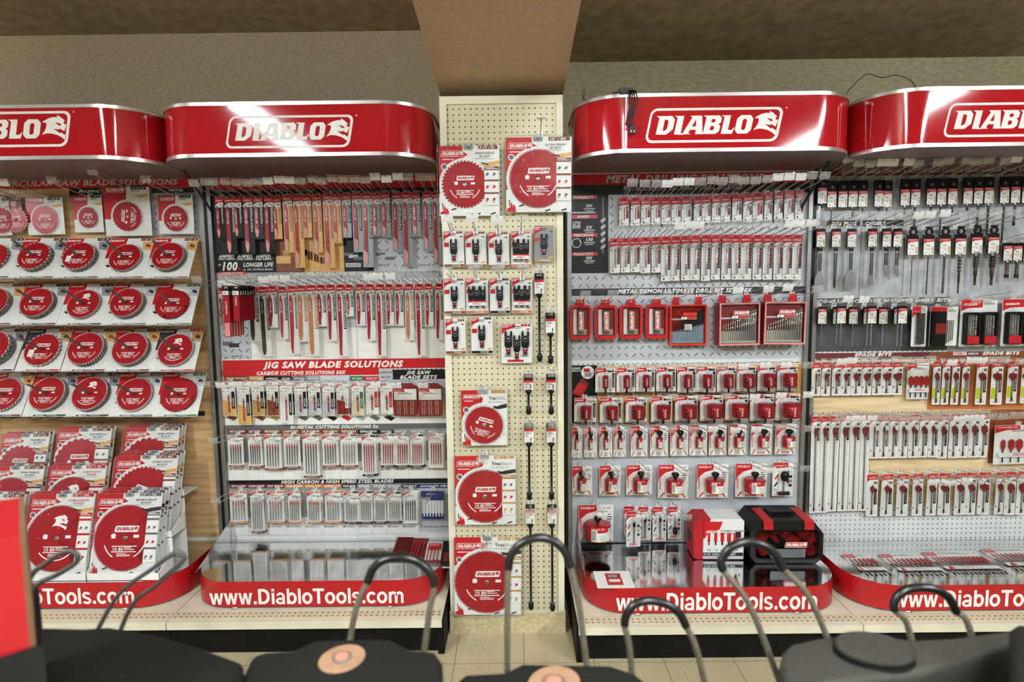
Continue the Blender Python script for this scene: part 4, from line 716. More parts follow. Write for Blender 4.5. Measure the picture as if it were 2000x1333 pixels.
def www(g, x, z, h, wd, y, m, s='www.DiabloTools.com'):
    """bold grotesque lettering laid out from strokes; cap height 1, x-height .74"""
    tot = sum(GL[c] for c in s); k = wd/tot; S = .2; X = x; T = lambda a, yy, b: (X+a*k, yy, z+b*h)
    ring = lambda cx, cz, rx, rz, a0=0, a1=360, w_=S: g.add([T(cx+(rx-d)*math.cos(math.radians(a0+(a1-a0)*i/20)), y, cz+(rz-d*.9)*math.sin(math.radians(a0+(a1-a0)*i/20))) for i in range(21) for d in (0, w_)], [(2*i, 2*i+2, 2*i+3, 2*i+1) for i in range(20)], m)
    bar = lambda x0, x1, z0, z1: g.rect(x0, x1, z0, z1, y, m, lambda a, yy, b: (X+a*k, y-.012, z+b*h))
    for c in s:
        if c == 'w': g.poly([(0, .74), (.2, 0), (.4, 0), (.51, .46), (.62, 0), (.82, 0), (1.02, .74), (.82, .74), (.72, .27), (.61, .74), (.41, .74), (.31, .27), (.2, .74)], y, m, T)
        elif c == '.': bar(.07, .27, 0, .2)
        elif c == 'D': g.flat(tri([([(.06, 0), (.5, 0), (.74, .1), (.88, .3), (.9, .5), (.88, .7), (.74, .9), (.5, 1), (.06, 1)], [[(.28, .18), (.28, .82), (.46, .82), (.6, .74), (.67, .6), (.68, .5), (.67, .4), (.6, .26), (.46, .18)]])]), y, m, T=T)
        elif c == 'i': bar(.06, .26, 0, .74); bar(.06, .26, .83, 1)
        elif c == 'l': bar(.06, .26, 0, 1)
        elif c == 'T': bar(0, .82, .82, 1); bar(.3, .52, 0, .82)
        elif c == 'o': ring(.4, .37, .38, .39)
        elif c == 'b': ring(.42, .37, .36, .39); bar(.06, .25, 0, 1)
        elif c == 'c': ring(.4, .37, .38, .39, 38, 322)
        elif c == 'a': ring(.36, .2, .33, .22, 60, 360, .17); bar(.5, .69, 0, .52); ring(.38, .5, .31, .26, 0, 165, .17)
        elif c == 's': ring(.35, .54, .31, .22, 20, 270, .17); ring(.35, .2, .32, .22, -160, 90, .17)
        elif c == 'm': bar(.06, .25, 0, .74); bar(.5, .69, 0, .5); bar(.94, 1.13, 0, .5); ring(.4, .48, .29, .28, 0, 180, .19); ring(.84, .48, .29, .28, 0, 180, .19)
        X += GL[c]*k
# platforms and header signs
def path(x0, x1, yf, yb, r, n=10, inset=0):
    x0 += inset; x1 -= inset; yf += inset; r = max(.2, r-inset); P = [(x0, yb)]
    for i in range(n+1): a = math.pi+math.pi/2*i/n; P.append((x0+r+r*math.cos(a), yf+r+r*math.sin(a)))
    for i in range(n+1): a = 1.5*math.pi+math.pi/2*i/n; P.append((x1-r+r*math.cos(a), yf+r+r*math.sin(a)))
    return P+[(x1, yb)]
def band(g, P, z0, z1, m):
    n = len(P); g.add([(x, y, z) for z in (z0, z1) for x, y in P], [(i, i+1, n+i+1, n+i) for i in range(n-1)], m, True)
def slab(g, P, z, m): 
    V, F = tri([(P, [])]); g.add([(x, y, z) for x, y in V], F, m)
HD = [(-109.3, -62.3, 101.4, YL), (-61.6, -14.0, 101.4, YL), (11.0, 58.6, 100.0, YR), (59.3, 107, 98.6, YR)]
LG = [(-136, 143, 228, 288), (438, 693, 219, 289), (1259, 1531, 207, 278), (1842, 2112, 197, 267)]
PLT = [(-109.3, -62.9, 102.4, YL), (-60.6, -14.2, 102.2, YL), (12.2, 58.4, 99.0, YR), (60.0, 107, 99.0, YR)]
WB = [(-120, 264, 1150, 1181), (409, 790, 1150, 1180), (1203, 1598, 1158, 1192), (1745, 2140, 1153, 1185)]
for i, (x0, x1, yf, yb) in enumerate(HD):
    nm = BAY[i][0]; zb, zt = (86.7, 95.6) if i < 2 else (86.3, 95.7)
    t = thing('header_sign', f'{nm} red rounded sign box with white horned head logo', 'sign', ((x0+x1)/2, yf, zb), group='red header signs')
    def part(n, g, t=t, x0=x0, x1=x1, yf=yf, zb=zb):
        o = link(n, g.mesh(n), t); o.location = (-(x0+x1)/2*IN, -yf*IN, -zb*IN); return o
    r = 8.2
    g = G(); band(g, path(x0, x1, yf, yb, r, 14), zb+.5, zt-.5, 'header_red')
    a, c, y0, y1 = LG[i]; xa = U(a, (y0+y1)/2, yf)[0]; xb = U(c, (y0+y1)/2, yf)[0]; zz = U((a+c)/2, y1, yf)[1]
    g.logo(xa, zz, xb-xa, yf-.03, 'ring'); g.poly([(xb+.35+.18*math.cos(q), zz+(xb-xa)*.235+.18*math.sin(q)) for q in [k*math.pi/4 for k in range(8)]], yf-.03, 'pale_red')
    part('red_fascia', g)
    for z0, z1 in ((zt-.55, zt+.0), (zb-.05, zb+.55)):
        g = G(); P = path(x0-.15, x1+.15, yf-.15, yb, r+.15, 14); Q = path(x0, x1, yf, yb, r, 14); band(g, P, z0, z1, 'trim_metal'); n = len(P)
        for z in (z0, z1): g.add([(x, y, z) for x, y in P+Q], [(k, k+1, n+k+1, n+k) for k in range(n-1)], 'trim_metal')
        part('metal_trim', g)
    g = G(); slab(g, path(x0+.1, x1-.1, yf+.1, yb, r, 14), zb, 'underside'); part('underside_panel', g)
    g = G(); slab(g, path(x0+.1, x1-.1, yf+.1, yb, r, 14), zt-.1, 'underside'); part('top_panel', g)
    if i < 3: 
        g = G(); xs = x1-3.0; g.tube([(xs, yb-1.2, zb-8), (xs+1.4, yb-9, zb-.2)], .25, 'black_rubber', 6) if i == 2 else g.tube([(x0+1.6, yb-1.2, zb-7), (x0+.6, yb-9, zb-.2)], .25, 'black_rubber', 6); part('support_strut', g)
for i, (x0, x1, yf, yb) in enumerate(PLT):
    nm = BAY[i][0]; t = thing('display_platform', f'{nm} low mirror-topped platform with red web address front band', 'platform', ((x0+x1)/2, yf, 6.4), group='red fronted platforms')
    def part(n, g, t=t, x0=x0, x1=x1, yf=yf):
        o = link(n, g.mesh(n), t); o.location = (-(x0+x1)/2*IN, -yf*IN, -6.4*IN); return o
    r = 7.5; zt = 11.55 if i < 2 else 11.35
    g = G(); band(g, path(x0, x1, yf, yb-1, r, 14), 6.75, zt+.06, 'band_red')
    a, c, y0, y1 = WB[i]; xa = U(a, (y0+y1)/2, yf)[0]; xb = U(c, (y0+y1)/2, yf)[0]; zz = U((a+c)/2, y1, yf)[1]; zh = U((a+c)/2, y0, yf)[1]
    www(g, xa, zz, zh-zz, xb-xa, yf-.03, 'white'); part('red_front_band', g)
    g = G(); slab(g, path(x0+.12, x1-.12, yf+.12, yb-.2, r, 14), zt, 'brushed'); part('mirror_top', g)
    for fx in (x0+9, x1-9):
        g = G(); g.lathe([(0, .42), (.5, .4), (.7, .2), (.7, 0), (0, 0)], 'bright_steel', 10, (fx, yf+.4, 6.42)); part('foot', g)
    if i in (1, 2):
        g = G(); xx = x0+.2 if i == 1 else x0+.2; g.add([(xx, yb-.6, zt), (xx, yb-15, zt), (xx, yb-.6, zt+4.6), (xx+.12, yb-.6, zt), (xx+.12, yb-15, zt), (xx+.12, yb-.6, zt+4.6)], [(0, 1, 2), (5, 4, 3), (0, 3, 4, 1), (1, 4, 5, 2), (2, 5, 3, 0)], 'brushed'); part('side_fin', g)
# ------------------------------------------------------------------ merchandise: rows of packs on hooks
def q(v, s): return round(v/s)*s
def row(org, scl, items, Yb, fn, where, group, hgroup, off=1.5, cat='blade pack', name='blade_pack', hk=True, L=10.0, drop=.45, hooks2=False, extra=0):
    """items: (x0, x1, y0, y1, descriptor, *maker args) read from a zoomed view whose corner is org and magnification scl"""
    n = len(items); out = []
    for i, it in enumerate(items):
        x0, x1, y0, y1 = [org[k % 2]+v/scl for k, v in ((0, it[0]), (0, it[1]), (1, it[2]), (1, it[3]))]
        Y = Yb-off; cx = (x0+x1)/2; X, Zt = U(cx, y0, Y); Wd = q(U(x1, (y0+y1)/2, Y)[0]-U(x0, (y0+y1)/2, Y)[0], .1); H = q(Zt-U(cx, y1, Y)[1], .25)
        desc = it[4]; lab = f'{desc}, {nth(i, n)}, {where}' if n > 1 else f'{desc}, {where}'
        tl = rnd.uniform(-.012, .012); sp = rnd.uniform(-.06, .06)
        t = put((fn.__name__, Wd, H)+tuple(it[5:]), fn(Wd, H, *it[5:]), name, lab, cat, (X, Y, Zt), (0, tl, sp), group); out.append(t)
        for e in range(extra if (i*7+3) % 3 else 0):
            put((fn.__name__, Wd, H)+tuple(it[5:]), fn(Wd, H, *it[5:]), name, f'jigsaw pack hung right behind the {nth(i, n)} one, {where}', cat, (X+.35, Y+.75, Zt-.1), (0, .02, 0), group)
        if hk:
            for dx in ((-Wd*.33, Wd*.33) if hooks2 else (0,)):
                hook(X+dx, Zt-drop-.1, Yb, f'{("left " if dx < 0 else "right ") if dx else ""}hook of the {nth(i, n)+" pack" if n > 1 else desc.split(",")[0]}, {where}', hgroup, L)
    return out
B2 = 4.16667
# bay 2, upper reciprocating blades
R1 = [(78, 148, 265, 612, 'amped'), (155, 240, 265, 740, 'amped'), (222, 295, 265, 610, 'amped'), (305, 385, 262, 735, 'amped'), (390, 468, 262, 610, 'amped'), (475, 555, 260, 735, 'amped'), (542, 615, 262, 615, 'wood'), (628, 705, 250, 730, 'wood'), (712, 793, 250, 850, 'wood'),
      (788, 863, 250, 605, 'wood'), (870, 945, 248, 725, 'wood'), (955, 1037, 240, 850, 'wood'), (1032, 1105, 245, 650, 'wood'), (1110, 1185, 240, 600, 'nail'), (1192, 1272, 235, 725, 'nail'), (1275, 1360, 235, 848, 'nail'), (1357, 1425, 238, 595, 'metal'), (1428, 1505, 228, 600, 'metal'),
      (1520, 1598, 232, 715, 'metal'), (1600, 1682, 228, 840, 'metal'), (1680, 1750, 230, 590, 'metal'), (1767, 1843, 225, 712, 'metal'), (1845, 1915, 225, 825, 'metal')]
def size_word(h, lo, hi): return 'short' if h < lo else 'long' if h > hi else 'medium'
BG = {'amped': 'dark card', 'wood': 'wood-print card', 'nail': 'pale slate card', 'metal': 'grey card', 'white': 'white card', 'grey': 'white card', 'bright': 'bright red', 'orange': 'orange'}
BL = {'amped': 'red', 'wood': 'red', 'nail': 'red', 'metal': 'red', 'white': 'red', 'grey': 'grey steel', 'bright': 'pointed', 'orange': 'orange'}
row((400, 320), B2, [(a, b, c, d, f'{size_word(d-c, 370, 520)} red saw blade on {BG[s]}', s) for a, b, c, d, s in R1], YL, recip, 'top row, second bay', 'reciprocating blades, top row', 'hooks of the top blade row')
R2 = [(108, 148, 175, 490, 'metal'), (345, 430, 165, 615, 'grey'), (430, 518, 165, 740, 'grey'), (503, 585, 160, 498, 'white'), (593, 662, 165, 600, 'bright'), (672, 752, 160, 725, 'bright'), (745, 828, 155, 615, 'orange'), (822, 912, 152, 738, 'orange'), (903, 980, 150, 495, 'white'), (982, 1060, 148, 612, 'white'),
      (1064, 1142, 148, 735, 'white'), (1140, 1205, 148, 415, 'white'), (1224, 1295, 145, 490, 'white'), (1302, 1380, 145, 608, 'white'), (1385, 1463, 145, 735, 'white'), (1465, 1530, 145, 490, 'white'), (1540, 1612, 145, 488, 'white'), (1625, 1697, 143, 608, 'orange'), (1706, 1780, 143, 730, 'white'), (1785, 1852, 140, 488, 'white'), (1872, 1938, 140, 605, 'white')]
row((400, 520), B2, [(a, b, c, d, f'{size_word(d-c, 370, 520)} {BL[s]} saw blade pack', s) for a, b, c, d, s in R2], YL, recip, 'lower blade row, second bay', 'reciprocating blades, lower row', 'hooks of the lower blade row', drop=.2)
# bulk sleeves
def bulk(W, H):
    def mk():
        c = G(); c.box(-W/2, W/2, -.35, 0, -1.9, 0, 'black'); c.rect(-W*.45, W*.42, -1.75, -1.0, -.37, 'card_white'); c.text('15', -W*.3, -1.6, .45, -.38, 'card_red'); c.rect(-W*.1, W*.3, -.5, -.2, -.37, 'tan')
        b = G(); b.prism([(-W*.45, -1.9), (-W*.45, -H+.6), (-W*.3, -H), (W*.3, -H), (W*.42, -H+.5), (W*.42, -1.9)], -.28, -.02, 'blade_red', 'stack_red'); b.text('DIABLO', 0, 0, .3, -.3, 'white', wd=H*.25, T=lambda x, y, z: (.1-z, y, -H*.55+x)); b.rect(-W*.4, W*.3, -H+.15, -H*.72, -.295, 'pale_red') if H > 8 else None
        return [('black_clip', c, []), ('red_blade', b, [])]
    return mk
for k, (x, y0, y1, nb) in enumerate(((172, 160, 575, 6), (255, 160, 455, 7))):
    for j in range(nb):
        Y = YL-9.2+j*1.05; X, Zt = U(400+x/B2, 520+y0/B2, YL-9.2); H = q(Zt-U(400+x/B2, 520+y1/B2, YL-9.2)[1], .25)
        put(('bulk', H), bulk(1.35, H), 'loose_saw_blade', f'{"long" if k == 0 else "short"} red bulk blade with black clip, {NUM[j]} from the front of the {"left" if k == 0 else "right"} stack', 'saw blade', (X, Y, Zt), (0, rnd.uniform(-.01, .01), 0), 'bulk blades hanging in two stacks')
    hook(X, Zt-.3, YL, f'wire hook carrying the {"left" if k == 0 else "right"} stack of bulk red blades', 'hooks of the lower blade row')
# jigsaw rows
J1 = [(135, 240, 240, 512, 'pine'), (257, 360, 245, 590, 'pine'), (378, 475, 240, 512, 'deck'), (498, 595, 240, 510, 'lam'), (605, 708, 240, 585, 'white'), (726, 824, 240, 512, 'metal'), (838, 935, 250, 508, 'metal'), (955, 1050, 250, 512, 'metal'), (1068, 1166, 250, 505, 'red'), (1190, 1290, 245, 505, 'green'), (1308, 1408, 245, 503, 'rstrip'), (1427, 1525, 245, 500, 'rstrip')]
JD = {'pine': 'pine-print card', 'deck': 'decking-print card', 'lam': 'brown laminate card', 'white': 'plain white card', 'metal': 'tread-plate card', 'red': 'card with red sheet print', 'green': 'card with green strip', 'rstrip': 'white card with red strip'}
row((400, 690), B2, [(a, b, c, d, f'single jigsaw blade on {JD[s]}', s) for a, b, c, d, s in J1], YL, jig_single, 'first jigsaw row', 'single jigsaw blades', 'hooks of the first jigsaw row', extra=1)
def jset(W, H):
    def mk():
        c = G(); c.prism([(-W*.3, 0), (-W*.5, -.7), (-W*.5, -H+.3), (-W*.45, -H), (W*.45, -H), (W*.5, -H+.3), (W*.5, -.7), (W*.3, 0)], -.35, 0, 'dark_red', 'stack_red')
        l = G(); l.box(-W*.47, W*.47, -.42, -.36, -H*.5, -H*.17, 'card_white'); l.poly([(-W*.46, -H*.26), (0, -H*.26), (-W*.06, -H*.17), (-W*.46, -H*.17)], -.43, 'card_red'); l.text('DIABLO', -W*.44, -H*.235, .22, -.44, 'white', wd=W*.3, shear=.2); l.lines(-W*.3, W*.35, -H*.35, -H*.28, 2, -.43, 'dark_grey')
        for i in range(10): l.rect(-W*.4+i*W*.085, -W*.39+i*W*.085, -H*.46, -H*.41, -.43, 'dark_grey')
        out = [('red_case', c, []), ('paper_label', l, [])]
        for i in range(10): b = G(); x = -W*.42+i*W*.093; b.prism([(x-.11, -H*.95), (x+.11, -H*.95), (x+.11, -H*.53), (x-.11, -H*.53)], -.45, -.36, 'steel' if i % 3 else 'blade_red'); out.append(('jigsaw_blade', b, []))
        w = G(); w.box(-W*.48, W*.48, -.5, -.45, -H*.72, -H*.69, 'blade_red'); out.append(('retaining_bar', w, []))
        return out
    return mk
row((400, 690), B2, [(1535, 1728, 245, 508, 'red jigsaw blade set case, left one'), (1735, 1930, 245, 508, 'red jigsaw blade set case, right one')], YL, jset, 'under the BLADE SETS heading', 'jigsaw sets', 'hooks of the first jigsaw row', cat='blade set', name='blade_set')
J2 = [(185, 310, 670, 925, 'brown'), (345, 460, 665, 930, 'brown'), (478, 618, 665, 950, 'brown'), (638, 772, 660, 940, 'brown'), (790, 928, 660, 1018, 'brown'), (952, 1080, 660, 925, 'brown'), (1102, 1238, 660, 930, 'steel'), (1272, 1390, 665, 1005, 'red'), (1427, 1545, 660, 930, 'red'), (1550, 1662, 660, 930, 'red'), (1670, 1780, 660, 930, 'red'), (1817, 1938, 655, 930, 'clear')]
FD = {'brown': 'five dark jigsaw blades with brown foot', 'steel': 'five steel jigsaw blades with brown foot', 'red': 'five red jigsaw blades with black foot', 'clear': 'five red jigsaw blades, white foot', 'orange': 'five thin steel jigsaw blades with orange foot', 'black': 'five steel jigsaw blades with black foot', 'plain': 'jigsaw blade set on white card'}
row((400, 690), B2, [(a, b, c, d, FD[s], s) for a, b, c, d, s in J2], YL, jig_five, 'second jigsaw row', 'five-blade jigsaw packs, second row', 'hooks of the second jigsaw row', extra=1)
J3 = [(200, 340, 165, 430, 'orange'), (367, 475, 165, 505, 'steel'), (502, 643, 165, 430, 'orange'), (672, 775, 165, 430, 'orange'), (827, 938, 165, 430, 'orange'), (972, 1103, 165, 430, 'orange'), (1127, 1250, 165, 428, 'black'), (1250, 1363, 165, 425, 'black'), (1372, 1475, 165, 428, 'black'), (1482, 1598, 170, 425, 'black'), (1612, 1730, 165, 430, 'plain')]
row((400, 920), B2, [(a, b, c, d, FD[s], s) for a, b, c, d, s in J3], YL, jig_five, 'third jigsaw row', 'five-blade jigsaw packs, third row', 'hooks of the third jigsaw row', extra=1)
def blue(W, H):
    def mk():
        c = G(); c.prism(rr(-W/2, -H*.33, W/2, 0, .2, 0, 3), -.1, 0, 'navy'); c.prism(rr(-W/2+.1, -H, W/2-.1, -H*.8, .1, 0, 2), -.12, 0, 'navy'); c.lines(-W*.3, W*.2, -.8, -.5, 2, -.12, 'light_grey'); c.box(-W/2+.15, W/2-.15, -.06, 0, -H*.8, -H*.33, 'light_grey')
        out = [('blue_card', c, [])]
        for i in range(7): b = G(); x = -W*.38+i*W*.13; b.prism([(x-.12, -H*.9), (x+.12, -H*.9), (x+.12, -H*.36), (x-.12, -H*.36)], -.16, -.1, 'white'); out.append(('jigsaw_blade', b, []))
        return out
    return mk
row((400, 920), B2, [(1762, 1948, 165, 395, 'blue carded jigsaw blades at the right end')], YL, blue, 'third jigsaw row', 'blue packs', 'hooks of the third jigsaw row')
# bay 3
B3 = 3.84615
D1 = [(420, 493), (510, 578), (588, 656), (663, 732), (738, 808), (815, 883), (890, 960), (983, 1042), (1046, 1110), (1120, 1186), (1190, 1258), (1272, 1345), (1357, 1425), (1430, 1503), (1517, 1575), (1590, 1655), (1664, 1738), (1746, 1810)]
row((1100, 320), B3, [(a, b, 250-58*(i/17)**2, 465-45*(i/17), 'small drill bit in crinkled sleeve', .1 if i < 9 else .16, i in (0, 1, 2, 3, 13)) for i, (a, b) in enumerate(D1)], YR, drill_pack, 'top drill row, third bay', 'drill bits, top row', 'hooks of the top drill row', cat='drill bit pack', name='drill_bit_pack')
D2 = [(352, 428), (434, 503), (508, 577), (580, 656), (663, 733), (738, 811), (816, 882), (887, 955), (960, 1035), (1042, 1113), (1117, 1188), (1196, 1268), (1270, 1338), (1340, 1423), (1430, 1500), (1506, 1580), (1583, 1653), (1656, 1724), (1727, 1800)]
row((1100, 320), B3, [(a, b, 560-28*min(1, i/9), (820 if i < 5 else 884-i*.8), 'short fluted drill bit pack' if i < 5 else 'long fluted drill bit pack', .16+i*.008 if 0 else .2, False) for i, (a, b) in enumerate(D2)], YR, drill_pack, 'second drill row', 'drill bits, second row', 'hooks of the second drill row', cat='drill bit pack', name='drill_bit_pack')
def small_case(W, H):
    def mk():
        c = G(); z0 = -H; zt = -1.1; t = [(-W/2, zt-.6), (-W/2+.35, zt), (-.8, zt), (-.75, 0), (.75, 0), (.8, zt), (W/2-.35, zt), (W/2, zt-.6), (W/2, z0+1.2), (W/2-.15, z0+1.0), (W/2-.15, z0+.4), (W/2-.4, z0), (-W/2+.4, z0), (-W/2+.15, z0+.4), (-W/2+.15, z0+1.0), (-W/2, z0+1.2)][::-1]
        c.prism(t, -1.0, 0, 'red', 'red', holes=[rr(-W/2+.5, z0+.7, W/2-.5, zt-.5, .35, 0, 3)[::-1], [(-.4, -.55), (.4, -.55), (.4, -.3), (-.4, -.3)]]); c.box(-W/2+.3, W/2-.3, -.1, 0, z0+.5, zt-.3, 'red')
        i_ = G(); i_.box(-W*.33, W*.33, -.5, -.12, z0+.8, z0+1.9, 'olive_case'); i_.box(-W*.33, W*.33, -.45, -.12, z0+1.9, zt-1.0, 'brown'); i_.box(-W*.33, -W*.17, -.6, -.12, z0+.9, zt-.8, 'white'); out = [('red_case', c, []), ('insert_tray', i_, [])]
        for k in range(5): b = G(); b.tube([(-W*.12+k*.28, -.7, z0+1.0), (-W*.12+k*.28, -.7, zt-2.2+k*.15)], .09, 'bright_steel', 6); out.append(('driver_bit', b, []))
        w = G(); w.logo(0, 0, H*.5, -1.06, 'plate', 'white', 'card_red', T=lambda x, y, z: (.35-z+.25, y, z0+1.6+x)); out.append(('name_label', w, []))
        s = shell(-W/2+.45, W/2-.45, z0+.65, zt-.45, -1.02, -.95, 'clear_case', .35, inset=.05); out.append(('clear_window', s, [])); return out
    return mk
row((1100, 540), B3, [(45, 205, 175, 465, 'small red case of driver bits'), (232, 398, 175, 465, 'small red case of driver bits'), (420, 588, 172, 463, 'small red case of driver bits'), (612, 778, 170, 462, 'small red case of driver bits')], YR, small_case, 'red case row', 'small red bit cases', 'hooks of the red case row', cat='case', name='bit_case')
def index_case(W, H, st):
    def mk():
        z1 = -1.5; z0 = -H; F = 'orange_red' if st == 'solid' else 'pale_red'; dp = 1.0 if st == 'solid' else 2.6; c = G()
        c.prism([(-W/2, z1), (-W*.4, z1), (-W*.4, 0), (-W*.22, 0), (-W*.22, z1), (W*.22, z1), (W*.22, 0), (W*.4, 0), (W*.4, z1), (W/2, z1), (W/2, z0), (W*.3, z0), (W*.25, z0-.2), (-W*.25, z0-.2), (-W*.3, z0), (-W/2, z0)][::-1], -.15, 0, 'red', 'red')
        c.prism([(-W/2, z0), (W/2, z0), (W/2, z1), (-W/2, z1)], -dp, -.15, F, 'dark_red' if st != 'solid' else F, holes=[[(-W/2+.3, z0+.35), (W/2-.3, z0+.35), (W/2-.3, z1-.3), (-W/2+.3, z1-.3)][::-1]], back=False)
        n = G(); yb = -dp+.6; n.box(-W/2+.3, W/2-.3, yb+.25, yb+.3, z0+.35, z1-.3, 'orange_red' if st == 'solid' else 'dark_red'); n.box(-W/2+.4, W/2-.4, yb, yb+.25, z0+.4, z0+(z1-z0)*.33, 'aqua_grey' if st == 'solid' else 'olive_case'); n.box(-W/2+.4, W/2-.4, yb+.05, yb+.25, z0+(z1-z0)*.62, z0+(z1-z0)*.66, 'light_grey')
        out = [('red_case', c, []), ('index_tray', n, [])]; N = 16
        for k in range(N):
            b = G(); x = -W/2+.65+k*(W-1.3)/(N-1); r = .06+.012*k; hh = (z1-z0)*(.55+.018*k); b.tube([(x, yb, z0+.9), (x, yb, z0+hh*.62)], r, 'steel' if st != 'solid' else 'aqua_grey', 6)
            V = G(); spiral(b, x, z0+hh*.6, z0+hh*.6+1.2+.13*k, r*1.1, 'bright_steel' if st != 'solid' else 'dark_grey', yb, 2.2, 6); out.append(('drill_bit', b, []))
        l = G(); l.logo(-W*.17, z0+(z1-z0)*.72, W*.4, -dp-.12, 'plate', 'white' if st != 'solid' else 'orange_red', 'card_red' if st != 'solid' else 'orange_red'); l.rect(-W*.2, W*.22, z0+(z1-z0)*.64, z0+(z1-z0)*.7, -dp-.1, 'card_white'); l.rect(-W*.05, W*.22, z0+(z1-z0)*.645, z0+(z1-z0)*.695, -dp-.12, 'card_red'); l.text('29', -W*.17, z0+(z1-z0)*.65, .28, -dp-.12, 'black')
        if st == 'solid': l.rect(-.8, .6, z0+(z1-z0)*.38, z0+(z1-z0)*.52, -dp-.1, 'card_white'); [l.rect(-.7+j*.2, -.62+j*.2, z0+(z1-z0)*.39, z0+(z1-z0)*.51, -dp-.12, 'black') for j in range(6)]
        out.append(('name_label', l, [])); out.append(('clear_lid', shell(-W/2+.15, W/2-.15, z0+.2, z1-.15, -dp-.06, -dp+.1, 'clear_case' if st == 'solid' else 'crinkle', .2, inset=.06), [])); return out
    return mk
row((1100, 540), B3, [(795, 1070, 155, 515, 'flat orange drill index case with grey tray', 'solid'), (1135, 1440, 140, 512, 'clear-lidded red drill index case', 'clear'), (1480, 1785, 132, 505, 'clear-lidded red drill index case', 'clear')], YR, index_case, 'drill index cases', 'drill index cases', 'hooks of the drill index cases', cat='case', name='drill_index_case', hooks2=True, off=1.2)
HS1 = [(243, 390, 1.1), (400, 540, 1.25), (548, 690, 1.35), (700, 845, 1.5), (860, 995, 1.6), (1003, 1148, 1.75), (1155, 1300, 1.9), (1305, 1450, 2.1), (1462, 1600, 2.1), (1610, 1755, 2.3)]
row((1100, 540), B3, [(a, b, 690-i*2.5, 880-i*2, f'{d:.1f}-inch'.replace('.0', '')+' red hole saw in clear pack' if 0 else ('narrow red hole saw in clear pack' if d < 1.45 else 'medium red hole saw in clear pack' if d < 1.8 else 'wide red hole saw in clear pack'), d) for i, (a, b, d) in enumerate(HS1)], YR, holesaw_pack, 'first hole saw row', 'carbide hole saws, first row', 'hooks of the first hole saw row', cat='hole saw pack', name='hole_saw_pack', off=2)
HS2 = [(85, 250, 2.1), (275, 440, 2.3), (470, 630, 2.5), (662, 815, 2.6), (840, 1010, 2.8), (1028, 1200, 2.9), (1220, 1390, 3.0), (1405, 1585, 3.1), (1598, 1778, 3.3)]
row((1100, 540), B3, [(a, b, 915-i*4, 1105-i*2.5, 'red hole saw with wood-print strip in clear pack' if d < 2.7 else 'broad red hole saw with wood-print strip', d) for i, (a, b, d) in enumerate(HS2)], YR, holesaw_pack, 'second hole saw row', 'carbide hole saws, second row', 'hooks of the second hole saw row', cat='hole saw pack', name='hole_saw_pack', off=2)
BS1 = [(66, 140, .8), (160, 253, .9), (270, 368, 1.0), (378, 470, 1.0), (508, 633, 1.2), (655, 785, 1.3), (805, 940, 1.4), (950, 1080, 1.5), (1098, 1228, 1.8), (1245, 1375, 1.9), (1412, 1570, 2.1), (1597, 1755, 2.4)]
row((1100, 820), B3, [(a, b, 58-i*2.5, 284-i*2.2, ('slim' if d < 1.1 else 'small' if d < 1.45 else 'wider')+' red hole saw with black tie', d, 2.1) for i, (a, b, d) in enumerate(BS1)], YR-.4, bimetal_saw, 'third hole saw row', 'carded hole saws, third row', 'hooks of the third hole saw row', cat='hole saw', name='carded_hole_saw')
BS2 = [(66, 215, 1.9), (272, 433, 2.5), (475, 670, 3.0), (715, 940, 3.3), (1008, 1238, 3.6), (1300, 1530, 4.0)]
row((1100, 820), B3, [(a, b, 350-i*4, 568+(20 if i > 2 else 0), 'large labelled red hole saw on white card', d, 2.5) for i, (a, b, d) in enumerate(BS2)], YR-.4, bimetal_saw, 'fourth hole saw row', 'carded hole saws, fourth row', 'hooks of the fourth hole saw row', cat='hole saw', name='carded_hole_saw')
row((1100, 820), B3, [(115, 378, 640, 915, 'largest red hole saw above the mirror shelf', 5.2, 2.9)], YR-.4, bimetal_saw, 'bottom row, third bay', 'carded hole saws, bottom row', 'hooks of the bottom row', cat='hole saw', name='carded_hole_saw')
